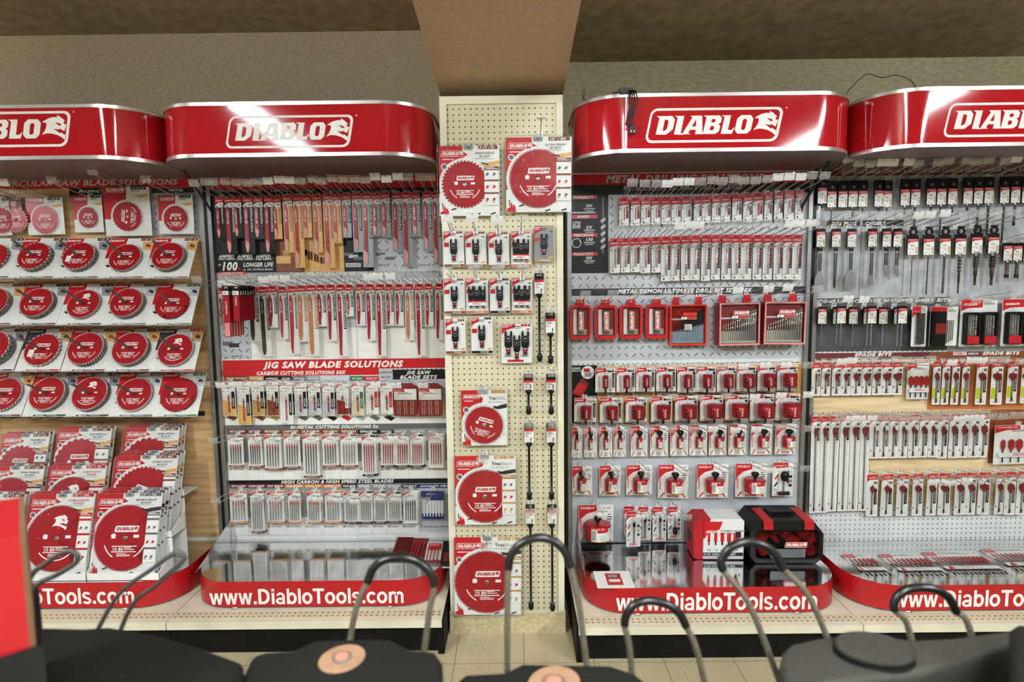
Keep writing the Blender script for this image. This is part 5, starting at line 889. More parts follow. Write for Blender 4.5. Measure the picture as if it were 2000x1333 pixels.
def arbor(W, H, st):
    def mk():
        c = G(); c.prism(rr(-W/2, -H, W/2, 0, .2, 0, 3), 0, .05, 'card_white'); c.poly([(-W/2+.04, -1.9), (-W*.3, -1.2), (W*.25, -1.0), (W*.25, -.05), (-W/2+.04, -.05)], -.012, 'card_red'); c.text('DIABLO', -W*.42, -.8, .24, -.024, 'white', wd=W*.6, shear=.2)
        c.poly([(-W*.42, -H*.5), (-W*.34, -H*.5), (-W*.2, -H*.38), (-W*.28, -H*.36)], -.02, 'card_red'); c.poly([(-W*.44, -H*.72), (-W*.36, -H*.72), (-W*.22, -H*.6), (-W*.3, -H*.58)], -.02, 'black'); c.lines(-W*.46, -W*.2, -H*.86, -H*.78, 2, -.02, 'grey')
        for j in range(3): c.rect(W*.28, W*.44, -H*.45-j*.9, -H*.38-j*.9, -.02, ('black', 'tan', 'black')[j])
        c.poly([(-W*.38, -H+.2), (W*.38, -H+.2), (W*.3, -H+.6), (.2, -H+.75), (0, -H+1.0), (-.2, -H+.75), (-W*.3, -H+.6)], -.02, 'pale_red')
        b = G(); b.tube([(.1, -.3, -1.9), (.1, -.3, -H+.9)], .14, 'steel', 8)
        if st == 'knob': b.lathe([(0, -H+2.6), (.4, -H+2.5), (.48, -H+2), (.42, -H+1.2), (0, -H+1.1)], 'black', 10, (.1, -.4, 0))
        elif st == 'kit': b.lathe([(.3, -1.7), (.62, -1.9), (.75, -2.5), (.7, -3.3), (.4, -3.6), (0, -3.7)], 'black', 12, (.1, -.6, 0)); b.tube([(-.9, -.4, -H+.7), (1.2, -.4, -H+.8)], .38, 'black', 8); b.tube([(.95, -.3, -1.6), (.95, -.3, -4.2)], .12, 'black', 6)
        else: b.lathe([(.14, -2.2), (.26, -2.3), (.26, -3.0), (.14, -3.1)], 'black', 8, (.1, -.3, 0))
        return [('card', c, []), ('arbor', b, []), ('clear_blister', shell(-W*.25, W*.38, -H+.5, -1.4, -.9, 0, 'blister', .25), [])]
    return mk
row((1100, 820), B3, [(455, 560, 650, 870, 'arbor pilot bit on white card', 'rod'), (565, 662, 655, 903, 'arbor with black collar on white card', 'rod'), (672, 775, 655, 915, 'long arbor shaft on white card', 'rod'), (785, 883, 655, 898, 'arbor with fat black knob on white card', 'knob')], YR-.4, arbor, 'arbor row above mirror shelf', 'carded arbors', 'hooks of the arbor row', cat='arbor pack', name='arbor_pack')
row((1100, 820), B3, [(475, 580, 690, 950, 'pilot bit card hanging in front of its neighbours', 'rod')], YR-3, arbor, 'front of arbor row', 'carded arbors', '', cat='arbor pack', name='arbor_pack', hk=False)
row((1100, 820), B3, [(1578, 1732, 322, 575, 'black arbor handle kit', 'kit')], YR-.4, arbor, 'end of fourth hole saw row', 'carded arbors', 'hooks of the fourth hole saw row', cat='arbor pack', name='arbor_pack')
# bay 4
B4 = 4.65116; O4 = (1570, 300)
def one(fnkey, mk, px, py, Yb, off, name, label, cat, group, hk=None, hz=.35, rot=(0, 0, 0)):
    X, Z = U(px, py, Yb-off); t = put(fnkey, mk, name, label, cat, (X, Yb-off, Z), rot, group)
    if hk: hook(X, Z-hz, Yb, f'wire hook of the {label.split(" with ")[0]}'+(label[label.rfind(","):] if " with " in label else ""), hk)
    return t
S1 = [(170, 205, .14, .0), (257, 240, .12, 2.2), (358, 238, .12, 0), (450, 236, .14, 1.2), (541, 234, .14, 0), (687, 232, .16, 0), (762, 236, .1, 0), (925, 222, .2, 1.2), (1020, 220, .24, 4.2), (1162, 216, .2, 1.6), (1257, 214, .22, 8.6), (1357, 212, .2, 1.0), (1496, 208, .2, 1.0), (1593, 206, .22, 4.6), (1689, 204, .26, 7.6), (1830, 200, .2, 8.4), (1930, 198, .22, 3.8), (2030, 198, .22, 1.2), (2110, 196, .22, 2)]
for i, (x, y, r, L) in enumerate(S1):
    L = max(.9, L+.6); one(('sds', 'bit', L, r, 2.9), sds('bit', L, r, 1.65, 3.0, 2.0), 1570+x/B4, 300+(y+10)/B4, YR, 1.6, 'hammer_drill_bit', f'{"long" if L > 4 else "short"} hammer bit, {nth(i, 19)} in top row of rightmost bay', 'drill bit', 'hammer drill bits, top row', 'hooks of the hammer bit top row', .2)
for i, (x, y, k, L, r) in enumerate([(155, 685, 'wide', 7.9, 0), (295, 685, 'point', 8.2, 0), (437, 685, 'wider', 8.0, 0), (625, 683, 'gouge', 7.5, 0), (755, 683, 'bent', 5.9, 0), (855, 683, 'bent', 5.9, 0)]):
    one(('sds', k, L), sds(k, L, r, 1.6, 2.9, .55), 1570+x/B4, 300+y/B4, YR, 1.6, 'steel_chisel', f'{ {"wide": "flat wide", "point": "pointed", "wider": "broadest flat", "gouge": "narrow", "bent": "short angled"}[k]} hammer chisel, {nth(i, 6)} of the chisel row', 'chisel', 'hammer chisels', 'hooks of the chisel row', .2)
for i, (x, y, L, r) in enumerate([(995, 665, 7.7, .09), (1140, 665, 7.8, .14), (1290, 662, 7.7, .24), (1430, 660, 7.6, .36), (1580, 650, 6.2, .55), (1730, 650, 6.2, .6)]):
    one(('sdsr', L, r), sds('ring', L, r, 1.95, 3.1, 2.35), 1570+x/B4, 300+y/B4, YR, 1.8, 'masonry_bit', f'{"thin" if r < .2 else "medium" if r < .5 else "thick"} masonry bit on a ring hanger, {nth(i, 6)} of six', 'drill bit', 'ring hanger masonry bits', 'hooks of the ring hanger bits', .3)
for i, x in enumerate((1855, 1945, 2040)):
    one(('sdsp', i), sds('ring' if 0 else 'bit', 3.4, .34, 1.6, 2.8, .6), 1570+x/B4, 300+812/B4, YR, 1.6, 'core_bit', f'stubby core bit below the ring hangers, {nth(i, 3)} of three', 'drill bit', 'stubby core bits', 'hooks of the core bits', .2)
for i, x in enumerate((168, 305, 342, 450, 582, 620, 722, 858, 897)):
    fr = x in (342, 620, 897); one(('sdst', fr), sds('thin', 4.5, .1, 1.6, 2.9, .45), 1570+x/B4, 500+(462 if not fr else 455)/B4, YR, 1.6 if not fr else 4, 'thin_hammer_bit', f'thin hammer bit with white label, {nth(i, 9)} on the dark panel', 'drill bit', 'thin hammer bits', None if fr else 'hooks of the thin hammer bits', .2)
def kitpack(W, H, st):
    def mk():
        c = G(); c.prism(rr(-W/2, -H, W/2, 0, .2, 0, 3), 0, .05, 'card_white'); c.poly([(-W/2+.05, -2.3), (-W*.3, -1.7), (W*.1, -1.6), (W*.1, -.06), (-W/2+.05, -.06)], -.012, 'card_red'); c.logo(-W*.42, -1.2, W*.42, -.024, 'word'); c.lines(W*.12, W*.45, -1.2, -.5, 3, -.012, 'dark_grey')
        out = [('card', c, [])]
        if st == 'kit':
            for s in (-1, 1):
                b = G(); b.prism(rr(s*W*.24-W*.2, -H+.4, s*W*.24+W*.2, -2.5, .3, 0, 3), -1.0, -.1, 'black', holes=[rr(s*W*.24-W*.15, -H+.8, s*W*.24+W*.15, -2.9, .2, 0, 3)[::-1]], back=False); b.box(s*W*.24-W*.16, s*W*.24+W*.16, -1.15, -.3, -H+.6, -H+2.1, 'box_red'); out.append(('bit_holder', b, []))
                for k in range(4): d = G(); spiral(d, s*W*.24-W*.11+k*W*.075, -3.1, -H+2.0, .2, 'steel', -.6, 4); out.append(('drill_bit', d, []))
        elif st == 'tube': b = G(); b.box(-W*.2, W*.2, -.9, -.1, -H+.6, -1.4, 'dark_steel'); out.append(('steel_bit', b, [])); out.append(('clear_blister', shell(-W*.3, W*.3, -H+.3, -1.0, -1.1, 0, 'crinkle', .2), []))
        else:
            b = G(); b.prism(rr(-W*.5, -H+.1, -W*.1, -.9, .15, 0, 3), -1.4, -.1, 'black'); b.rect(-W*.48, -W*.12, -H*.68, -H*.42, -1.42, 'dark_red'); out.append(('black_pouch', b, []))
            for k in range(4): d = G(); d.tube([(W*.12+k*.38, -.15, -H+.5+.2*k), (W*.12+k*.38, -.15, -H*.35)], .07, 'dark_grey', 5); out.append(('drill_bit', d, []))
            c.lines(-W*.08, W*.05, -H*.6, -H*.3, 6, -.012, 'grey'); [c.rect(-W*.08, W*.12, -H+.5+j*.4, -H+.6+j*.4, -.012, 'card_red' if j % 2 else 'dark_grey') for j in range(4)]
        return out
    return mk
row((1570, 500), B4, [(990, 1120, 455, 820, 'boxed steel bit in tall clear pack', 'tube'), (1150, 1410, 460, 815, 'white boxed set with black pouch', 'pouch'), (1425, 1768, 395, 820, 'large twin holder bit and chisel set', 'kit'), (1812, 2150, 390, 820, 'large twin holder set cut by the photo edge', 'kit')], YR, kitpack, 'set row, rightmost bay', 'hammer bit sets', 'hooks of the hammer bit sets', cat='bit set', name='bit_set', off=2.2)
SP1 = [(75, 157, .25), (166, 250, .5), (262, 345, .6), (350, 433, .75), (437, 530, 1.0), (537, 625, 1.1), (630, 712, 1.25), (714, 808, 1.4), (814, 905, 1.6)]
row((1570, 680), B4, [(a, b, 130-i, 438-i*1.5, ('narrow' if d < .7 else 'mid-width' if d < 1.2 else 'wide')+' spade bit on white card', d, 'white') for i, (a, b, d) in enumerate(SP1)], YR, spade, 'upper spade bit row', 'spade bits, upper row', 'hooks of the upper spade bit row', cat='spade bit', name='spade_bit_pack', drop=.3)
def spadeset(W, H, n=4):
    def mk():
        c = G(); c.prism(rr(-W/2, -H, W/2, 0, .2, 0, 3), 0, .05, 'card_white'); c.poly([(-W/2+.05, -1.6), (-W*.3, -1.0), (-W*.05, -.8), (-W*.05, -.06), (-W/2+.05, -.06)], -.012, 'card_red'); c.text('DIABLO', -W*.45, -.55, .25, -.024, 'white', wd=W*.35, shear=.2); c.lines(-W*.2, W*.4, -1.4, -.9, 2, -.012, 'dark_grey'); c.rect(-W*.45, W*.45, -H*.8, -H*.68, -.5, 'card_white'); c.lines(-W*.2, W*.3, -H*.78, -H*.7, 2, -.51, 'card_red')
        out = [('card', c, [])]
        for k in range(n): b = G(); x = -W*.36+k*W*.72/(n-1); sw = .45+.25*(k % 3)/2; b.prism([(x, -H*.34), (x-sw, -H*.4), (x-sw, -H*.55), (x-.12, -H*.64), (x+.12, -H*.64), (x+sw, -H*.55), (x+sw, -H*.4)], -.35-.06*(k % 2), -.28, 'blade_red', 'dark_red'); b.tube([(x, -.3, -H*.62), (x, -.3, -H*.94)], .12, 'black', 6); out.append(('spade_bit', b, []))
        out.append(('clear_blister', shell(-W/2+.1, W/2-.1, -H+.1, -.8, -.7, 0, 'crinkle', .25), [])); return out
    return mk
row((1570, 680), B4, [(945, 1140, 138, 466, 'boxed set of red spade bits in clear pack')], YR, spadeset, 'upper spade bit row', 'spade bit sets', 'hooks of the upper spade bit row', cat='bit set', name='spade_bit_set')
SP2 = [(1180, 1250, .7), (1268, 1335, .75), (1358, 1425, .9), (1448, 1515, 1.0), (1578, 1680, 1.3), (1715, 1815, 1.45), (1858, 1955, 1.6), (1990, 2080, 1.6)]
row((1570, 680), B4, [(a, b, 120, 518-i*1.5, ('narrow' if d < .8 else 'mid-width' if d < 1.2 else 'wide')+' spade bit with lime sticker', d, 'lime') for i, (a, b, d) in enumerate(SP2)], YR, spade, 'lime-sticker row', 'lime sticker spade bits', 'hooks of the lime sticker spade bits', cat='spade bit', name='spade_bit_pack')
SP3 = [(72, 152, .6), (158, 240, .7), (245, 330, .75), (336, 425, .8), (430, 518, 1.0), (522, 605, 1.0)]
row((1570, 680), B4, [(a, b, 622-i*2, 1496-i*3, 'extra long spade bit on tall white card', d, 'white') for i, (a, b, d) in enumerate(SP3)], YR, spade, 'tall spade bit group', 'extra long spade bits', 'hooks of the extra long spade bits', cat='spade bit', name='spade_bit_pack', drop=.3)
SP4 = [(607, 690, .25), (695, 777, .3), (785, 865, .45), (873, 960, .55), (963, 1048, .65), (1060, 1140, .8), (1143, 1227, .6), (1235, 1322, .7), (1332, 1420, .9), (1425, 1510, .8), (1520, 1605, .95), (1610, 1690, 1.1)]
row((1570, 680), B4, [(a, b, 618-i*2, 1005-i*1, ('narrow' if d < .5 else 'mid-width' if d < .85 else 'wide')+' spade bit on white card', d, 'white') for i, (a, b, d) in enumerate(SP4)], YR, spade, 'middle spade bit row', 'spade bits, middle row', 'hooks of the middle spade bit row', cat='spade bit', name='spade_bit_pack', drop=.3)
row((1570, 680), B4, [(1730, 2260, 700, 1050, 'large set of six red spade bits')], YR, lambda W, H: spadeset(W, H, 6), 'right of the middle spade row', 'spade bit sets', 'hooks of the middle spade bit row', cat='bit set', name='spade_bit_set')
SP5 = [(485, 572, .8), (600, 690, 1.0), (718, 805, 1.2), (838, 918, 1.0), (950, 1028, 1.1), (1038, 1128, 1.4), (1165, 1245, 1.2), (1250, 1330, 1.2), (1345, 1435, 1.8), (1480, 1545, 1.0), (1550, 1630, 1.2), (1642, 1720, 1.3)]
row((1570, 880), 3.921, [(a, b, 185-i*2, 503-i*1.2, ('mid-width' if d < 1.15 else 'wide')+' spade bit on white card', d, 'white') for i, (a, b, d) in enumerate(SP5)], YR, spade, 'bottom spade bit row', 'spade bits, bottom row', 'hooks of the bottom spade bit row', cat='spade bit', name='spade_bit_pack')
# pegboard column
OC = (850, 420)
OS = [(62, 230, 130, 430, 'one'), (242, 410, 132, 425, 'one'), (430, 597, 135, 432, 'one'), (615, 780, 130, 428, 'wide')]
row(OC, B2, [(a, b, c, d, 'wide three-blade oscillating tool pack' if s == 'wide' else 'oscillating tool blade pack', s) for a, b, c, d, s in OS], YC, osc_pack, 'first column row', 'oscillating blades, first row', 'hooks of the first column row', cat='blade pack', name='oscillating_blade_pack', off=1.0)
row(OC, B2, [(805, 966, 88, 380, 'grey-backed round oscillating blade pack', 'grey')], YC, osc_pack, 'top right of the pegboard', 'grey oscillating packs', '', name='oscillating_blade_pack', off=1.0, hk=False)
row(OC, B2, [(66, 238, 515, 805, 'oscillating tool blade pack with orange foot', 'one'), (246, 428, 512, 802, 'wide three-blade oscillating tool pack', 'wide'), (440, 605, 512, 802, 'oscillating tool blade pack with black foot', 'metal'), (622, 790, 508, 800, 'wide three-blade oscillating tool pack', 'wide')], YC, osc_pack, 'second column row', 'oscillating blades, second row', 'hooks of the second column row', name='oscillating_blade_pack', off=1.0)
row(OC, B2, [(78, 245, 845, 1135, 'brown-footed oscillating blade pack', 'one'), (288, 465, 830, 1132, 'black-footed oscillating blade pack', 'metal'), (538, 790, 885, 1205, 'large set pack of three oscillating blades', 'set')], YC, osc_pack, 'third column row', 'oscillating blades, third row', '', name='oscillating_blade_pack', off=1.0, hk=False)
row((840, 180), 5.127, [(65, 715, 515, 1262, 'clear clamshell with finish plywood blade, left of two at the top')], YC-.2, lambda W, H: big_pack(W, H, 4.05, 40, 0, ('FINISH/PLYWOOD', 'BLADE'), '8 1/4" / 40', cx=-.75), 'pegboard top', 'large blade clamshells on the column', '', name='blade_clamshell', off=1.0, hk=False)
row((840, 180), 5.127, [(740, 1435, 430, 1228, 'clear clamshell with ultra finish blade, right of two at the top')], YC-.2, lambda W, H: big_pack(W, H, 5.0, 80, 0, ('ULTRA FINISH', 'BLADE'), '10" / 80', cx=-.1), 'pegboard top ', 'large blade clamshells on the column', '', name='blade_clamshell', off=1.2, hk=False)
row((850, 700), 4.444, [(205, 640, 260, 775, 'smallest full-circle blade clamshell on the pegboard')], YC-.1, lambda W, H: big_pack(W, H, 3.62, 44, 1, size='', cx=-.05, cz=-H*.62), 'pegboard middle', 'large blade clamshells on the column', 'hooks of the column blades', name='blade_clamshell', off=1.0, L=8)
row((850, 700), 4.444, [(150, 715, 830, 1465, 'middle blade clamshell above the lowest one')], YC-.1, lambda W, H: big_pack(W, H, 5.0, 72, 1, size='10" / 72', cx=-.1, cz=-H*.58), 'pegboard middle ', 'large blade clamshells on the column', 'hooks of the column blades', name='blade_clamshell', off=1.1, L=8)
row((850, 960), 3.604, [(120, 622, 310, 885, 'lowest and largest blade clamshell')], YC-.1, lambda W, H: big_pack(W, H, 6.0, 84, 1, size='12" / 84', cx=-.2, cz=-H*.57), 'pegboard bottom', 'large blade clamshells on the column', 'hooks of the column blades', name='blade_clamshell', off=1.2, L=8)
EX = [((850, 420), B2, 845, 475, 1190), ((850, 420), B2, 937, 795, 1205), ((850, 700), 4.444, 808, 135, 485), ((850, 700), 4.444, 1004, 135, 490), ((850, 700), 4.444, 812, 560, 1215), ((850, 700), 4.444, 1006, 560, 1225), ((850, 960), 3.604, 668, 92, 828), ((850, 960), 3.604, 821, 92, 835)]
ED = ['long black rod below the grey pack', 'black extension rod hanging highest at the right edge', 'shortest black rod, left of the pair', 'short black rod, right of the pair', 'medium long black rod, left of its pair', 'medium long black rod, right of its pair', 'longest black rod at the bottom, left of its pair', 'longest black rod at the bottom, right of its pair']
for (o, s, x, y0, y1), lb in zip(EX, ED):
    Y = YC-1.0; X, Z = U(o[0]+x/s, o[1]+y0/s, Y); H = q(Z-U(o[0]+x/s, o[1]+y1/s, Y)[1], .25)
    put(('ext', H), extension(H), 'extension_rod', lb, 'tool bit', (X, Y, Z), None, 'black extension rods on the pegboard'); hook(X, Z-.5, YC, 'hook with clear tag holding the '+lb, 'hooks of the extension rods', 6.5)
hook(U(1055, 262, YC)[0], U(1055, 268, YC)[1], YC, 'bare white T-ended hook above the ultra finish clamshell', 'T-ended hooks', 8, True)
# ------------------------------------------------------------------ bay 1: sloping blade cards, top row packs, stepped tray
def med_pack(W, H, R, n, st):
    def mk():
        c = G(); c.prism(rr(-W/2+.2, -H+.2, W/2-.2, -.2, .1, 0, 2), 0, .05, 'card_white' if st != 'dark' else 'brown'); cz = -H*.6; A = [((R+.25)*math.cos(math.radians(a)), cz+(R+.25)*math.sin(math.radians(a))) for a in range(92, 190, 8)]; A = [p for p in A if p[0] > -W/2+.22]
        c.poly([(-W/2+.21, -.21), (-W/2+.21, A[-1][1])]+A[::-1]+[(0, -1.3), (0, -.21)], -.012, 'card_red'); c.logo(-W*.43, -1.25, W*.4, -.024, 'plate', 'white', 'card_red'); c.rect(W*.1, W*.42, -.75, -.25, -.012, 'card_black'); c.text('6 1/2 24', W*.26, -.62, .26, -.024, 'white', wd=W*.24, al='C'); c.lines(W*.1, W*.4, -1.2, -.95, 1, -.012, 'dark_grey')
        c.poly([(W*.15, -1.9), (W*.44, -1.5), (W*.44, -2.1), (W*.3, -2.3)], -.012, 'wood_art')
        b = G(); disc_body(b, [(x, cz+z) for x, z in teeth(R, n, .26)], -.2, -.1, 'blade_red', 'steel', .25, 0, cz); disc_art(b, R*.86, -.212, lambda x, y, z: (x, y, cz+z), True, rot=1.45 if st == 'turned' else 0)
        sh = shell(-W/2, W/2, -H, 0, -.6, .05, 'crinkle', .3, inset=.25)
        return [('printed_card', c, []), ('circular_saw_blade', b, []), ('clamshell', sh, [])]
    return mk
MP = [(-75, 68, 760, 1040, 'glossy clamshell cut by the left photo edge', 2.7, 24, 'a'), (62, 160, 772, 1030, 'dark clamshell tucked behind its left neighbour', 2.4, 24, 'dark'), (165, 462, 755, 1040, 'clamshell under the FAST FRAMING heading', 2.95, 36, 'a'), (512, 745, 738, 1025, 'small glossy clamshell under FRAMING', 2.2, 24, 'a'), (735, 1080, 680, 1045, 'largest clamshell of the row with turned blade', 3.1, 24, 'turned'), (1130, 1400, 740, 1030, 'clamshell on the tread-plate METAL panel', 2.7, 30, 'a')]
row((0, 180), 3.7024, MP, YL, med_pack, 'top row, leftmost bay', 'medium blade clamshells', 'hooks of the top row in the leftmost bay', name='blade_clamshell', off=1.3)
TL = math.radians(30)
ACC = {'k': 'card_black', 'm': 'maroon', 'g': 'green', 'r': 'card_red', 'p': 'mid_grey'}
def slope_card(st):
    W, H = 8.9, 9.3
    def mk():
        c = G(); c.box(-W/2, W/2, 0, .15, -H, 0, 'card_white'); c.poly([(-W/2, -H*.5), (-W*.15, -H*.5), (-W*.1, -.02), (-W/2, -.02)], -.012, 'dark_grey' if st == 'r' else 'card_red'); c.logo(-W*.47, -.75, W*.34, -.024, 'word'); c.rect(W*.2, W*.49, -.62, -.02, -.024, ACC[st]); c.text('7 1/4"  40', W*.345, -.5, .34, -.036, 'white', wd=W*.22, al='C')
        c.poly([(W*.3, -2.6), (W*.5-.02, -3.0), (W*.5-.02, -.8), (W*.25, -.8)], -.018, {'m': 'wood_art', 'k': 'grey', 'g': 'light_grey', 'r': 'tan', 'p': 'light_grey'}[st]); c.poly([(W*.34, -1.9), (W*.46, -2.3), (W*.46, -1.6), (W*.36, -1.3)], -.03, 'dark_grey' if st != 'm' else 'brown')
        c.rect(-W*.25, W*.48, -H+.02, -H+.4, -.02, ACC[st]); c.text({'k': 'METAL', 'm': 'WOOD', 'g': 'HARDIE', 'r': 'ULTIMATE', 'p': 'ALUMINUM'}[st], -W*.2, -H+.08, .26, -.032, 'white', wd=W*.2, bold=.04); c.lines(W*.05, W*.4, -H+.1, -H+.35, 1, -.032, 'light_grey')
        c.poly([(-W*.44, -H*.68), (-W*.36, -H*.66), (-W*.3, -H*.7), (-W*.36, -H*.73), (-W*.4, -H*.7)], -.02, 'black'); c.lines(-W*.3, -W*.18, -H*.75, -H*.7, 1, -.02, 'dark_grey'); c.box(-W/2, W/2, -.35, 0, -H-.12, -H, 'light_grey')
        a = G(); a.tube([(0, 0, -H*.52), (0, -6.3, -H*.52)], .21, 'rod_grey', 8)
        s = []
        for x in (-W*.28, W*.14):
            k = G(); c_, s_ = math.cos(TL), math.sin(TL); T = lambda X, Y_, Z: (X, Y_*c_-Z*s_*1, Z*c_+Y_*s_)
            k.tube([(x, 4.6, -H+1.8), (x, 1.0, -H-.4), (x, -.35, -H-.55), (x, -.5, -H-.1)], .09, 'rod_grey', 6); s.append(('support_wire', k, []))
        return [('printed_card', c, []), ('hanging_arm', a, [])]+s
    return mk
def disc_kit(R, n, kind, top):
    def mk():
        if kind == 3:   # four-tooth fibre cement blade
            P = []
            for k in range(4):
                for a, r in ((0, R), (4, R), (6, R*.86), (14, R*.8), (22, R*.93), (34, R*.985), (50, R*.99), (66, R*.99), (80, R*.99)): t = math.radians(-(k*90+a)); P.append((r*math.cos(t), r*math.sin(t)))
            P = P[::-1]
        else: P = teeth(R, n, .24)
        b = G(); disc_body(b, P, -.09, 0, 'blade_red', 'dark_steel')
        if top: disc_art(b, R*.86, -.1, None, True, 1 if kind == 1 else 2 if kind == 2 else 0)
        return [('blade_body', b, [])]
    return mk
def single(key, maker, name, label, cat, loc, rot, group):
    if key not in KIT: KIT[key] = maker()[0][1].mesh(name)
    o = link(name, KIT[key], None, loc, rot); o.rotation_mode = 'YXZ'; return tag(o, label, cat, group)
ROWS = [('upper', 466, [(-70, 's'), (17, 'k'), (105, 'k'), (193, 'm'), (281, 'm')], [24, 24, 24, 40, 60], 3.2, [0, 0, 2, 0, 0]),
        ('second', 555, [(-66, 'm'), (22, 'k'), (111, 'k'), (199, 'p'), (286, 'g')], [40, 48, 40, 54, 4], 3.3, [0, 0, 1, 0, 3]),
        ('third', 643, [(-62, 'k'), (29, 'r'), (119, 'm'), (206, 'm'), (293, 'r')], [24, 24, 40, 60, 60], 3.62, [0, 2, 0, 0, 1]),
        ('lowest', 729, [(-46, 'm'), (43, 'k'), (127, 'k'), (212, 'p'), (299, 'g')], [36, 48, 70, 56, 4], 3.62, [0, 0, 1, 0, 3])]
for ri, (rn, y, cards, tt, R, kd) in enumerate(ROWS):
    for ci, (bx, st) in enumerate(cards):
        st = 'k' if st == 's' else st; H = 9.3; yb = y+68+ (4 if ri > 1 else 0)
        Yt = YL-1.2; Yb_ = Yt-H*math.sin(TL); X = (U(bx, yb, Yb_)[0]+U(bx+83, yb, Yb_)[0])/2; Z = U(bx+75, y, Yt)[1]
        where = f'{nth(ci, 5)} in the {rn} sloping row'
        put(('slope', st), slope_card(st), 'sloping_blade_card', f'sloping printed card, {where}', 'display card', (X, Yt, Z), (-TL, 0, 0), 'sloping blade cards')
        m = Matrix.Rotation(-TL, 3, 'X'); ns = 6 if (ci+ri) % 3 else 3
        if (ri, ci) == (2, 0): ns = 9
        if (ri, ci) == (3, 4) or (ri, ci) == (1, 4): ns = 3
        for k in range(ns):
            p = m @ Vector((0, -.12-k*.2, -H*.52)); last = k == ns-1
            single(('disc', R, tt[ci], kd[ci], last), disc_kit(R, tt[ci], kd[ci], last), 'circular_saw_blade', f'front saw blade on the arm {where}' if last else f'saw blade {NUM[ns-1-k]} from front on the arm {where}', 'saw blade', (X+p.x, Yt+p.y, Z+p.z), (-TL, 0 if last else rnd.uniform(0, 6), 0), 'stacked circular saw blades')
# stepped tray with large clamshells leaning back
tr = thing('cardboard_tray', 'white stepped cardboard tray holding the large blade clamshells', 'display tray', (-85, 110, 11.55))
for k, (yf, z0) in enumerate(((103.6, 11.62), (108.4, 17.5), (113.2, 24))):
    for xa, xb in ((-104.8, -92.0), (-91.8, -79.0), (-78.8, -65.6)):
        g = G(); g.box(xa, xb, yf-.5, yf-.35, z0, z0+1.3, 'white'); g.box(xa, xb, yf-.35, yf+4.4, z0, z0+.12, 'white'); g.box(xa, xb, yf+4.3, yf+4.45, 11.62, z0+6, 'white') if k < 2 else None
        for xs in ((xa, xb-.12) if k < 2 else ()): g.add([(xs, yf-.5, z0), (xs, yf+4.4, z0), (xs, yf+4.4, z0+3.5), (xs, yf-.5, z0+1.3), (xs+.12, yf-.5, z0), (xs+.12, yf+4.4, z0), (xs+.12, yf+4.4, z0+3.5), (xs+.12, yf-.5, z0+1.3)], [(0, 1, 2, 3), (7, 6, 5, 4), (3, 2, 6, 7)], 'white')
        o = link('tray_step', g.mesh('tray_step'), tr); o.location = (85*IN, -110*IN, -11.55*IN)
LP = [('front', 'left', -99.2, 0, 6, 80, 0, 'FINE FINISH', '12" / 80', 13.0, 15.4), ('front', 'middle', -86.0, 0, 6, 100, 2, 'ULTIMATE POLISHED', '12" / 100', 13.0, 15.4), ('front', 'right', -73.2, 0, 6, 96, 3, 'MEDIUM ALUMINUM', '12" / 96', 13.0, 15.4),
      ('middle', 'left', -98.2, 1, 5, 60, 0, 'FINE FINISH', '10" / 60', 12.0, 13.6), ('middle', 'middle', -86.0, 1, 5, 90, 2, 'ULTIMATE POLISHED', '10" / 90', 12.0, 13.6), ('middle', 'right', -72.6, 1, 6, 44, 0, 'GENERAL PURPOSE', '12" / 44', 13.0, 15.4),
      ('back', 'left', -99.4, 2, 4.2, 24, 0, 'FRAMING', '8 1/4" / 24', 10.4, 12.4), ('back', 'middle', -87.6, 2, 5, 24, 0, 'RIPPING', '10" / 24', 11.8, 13.4), ('back', 'right', -73.8, 2, 5, 24, 0, 'GENERAL PURPOSE', '10" / 24', 11.8, 13.4)]
TY = [(103.9, 11.8), (108.7, 17.7), (113.5, 24.2)]; A = math.radians(17)
for tier, side, x, k, R, n, st, ttl, size, W, H in LP:
    yf, z0 = TY[k]
    for j in range(3 if side == 'right' else 2):
        top = j == 0; loc = (x+.25*j, yf+H*math.sin(A)+.15+.8*j, z0+H*math.cos(A)+.25*j)
        put(('big', R, n, st, ttl, size), big_pack(W, H, R, n, st, (ttl, 'FINISH BLADE' if ttl[0] == 'U' else 'BLADE'), size), 'blade_clamshell', (f'large {ttl.lower()} blade clamshell, {tier} tier, {side} place of the tray' if top else f'clamshell standing {"directly" if j == 1 else "second"} behind the {tier} tier {side} blade pack'), 'blade pack', loc, (-A, 0, 0), 'large clamshells in the tray')
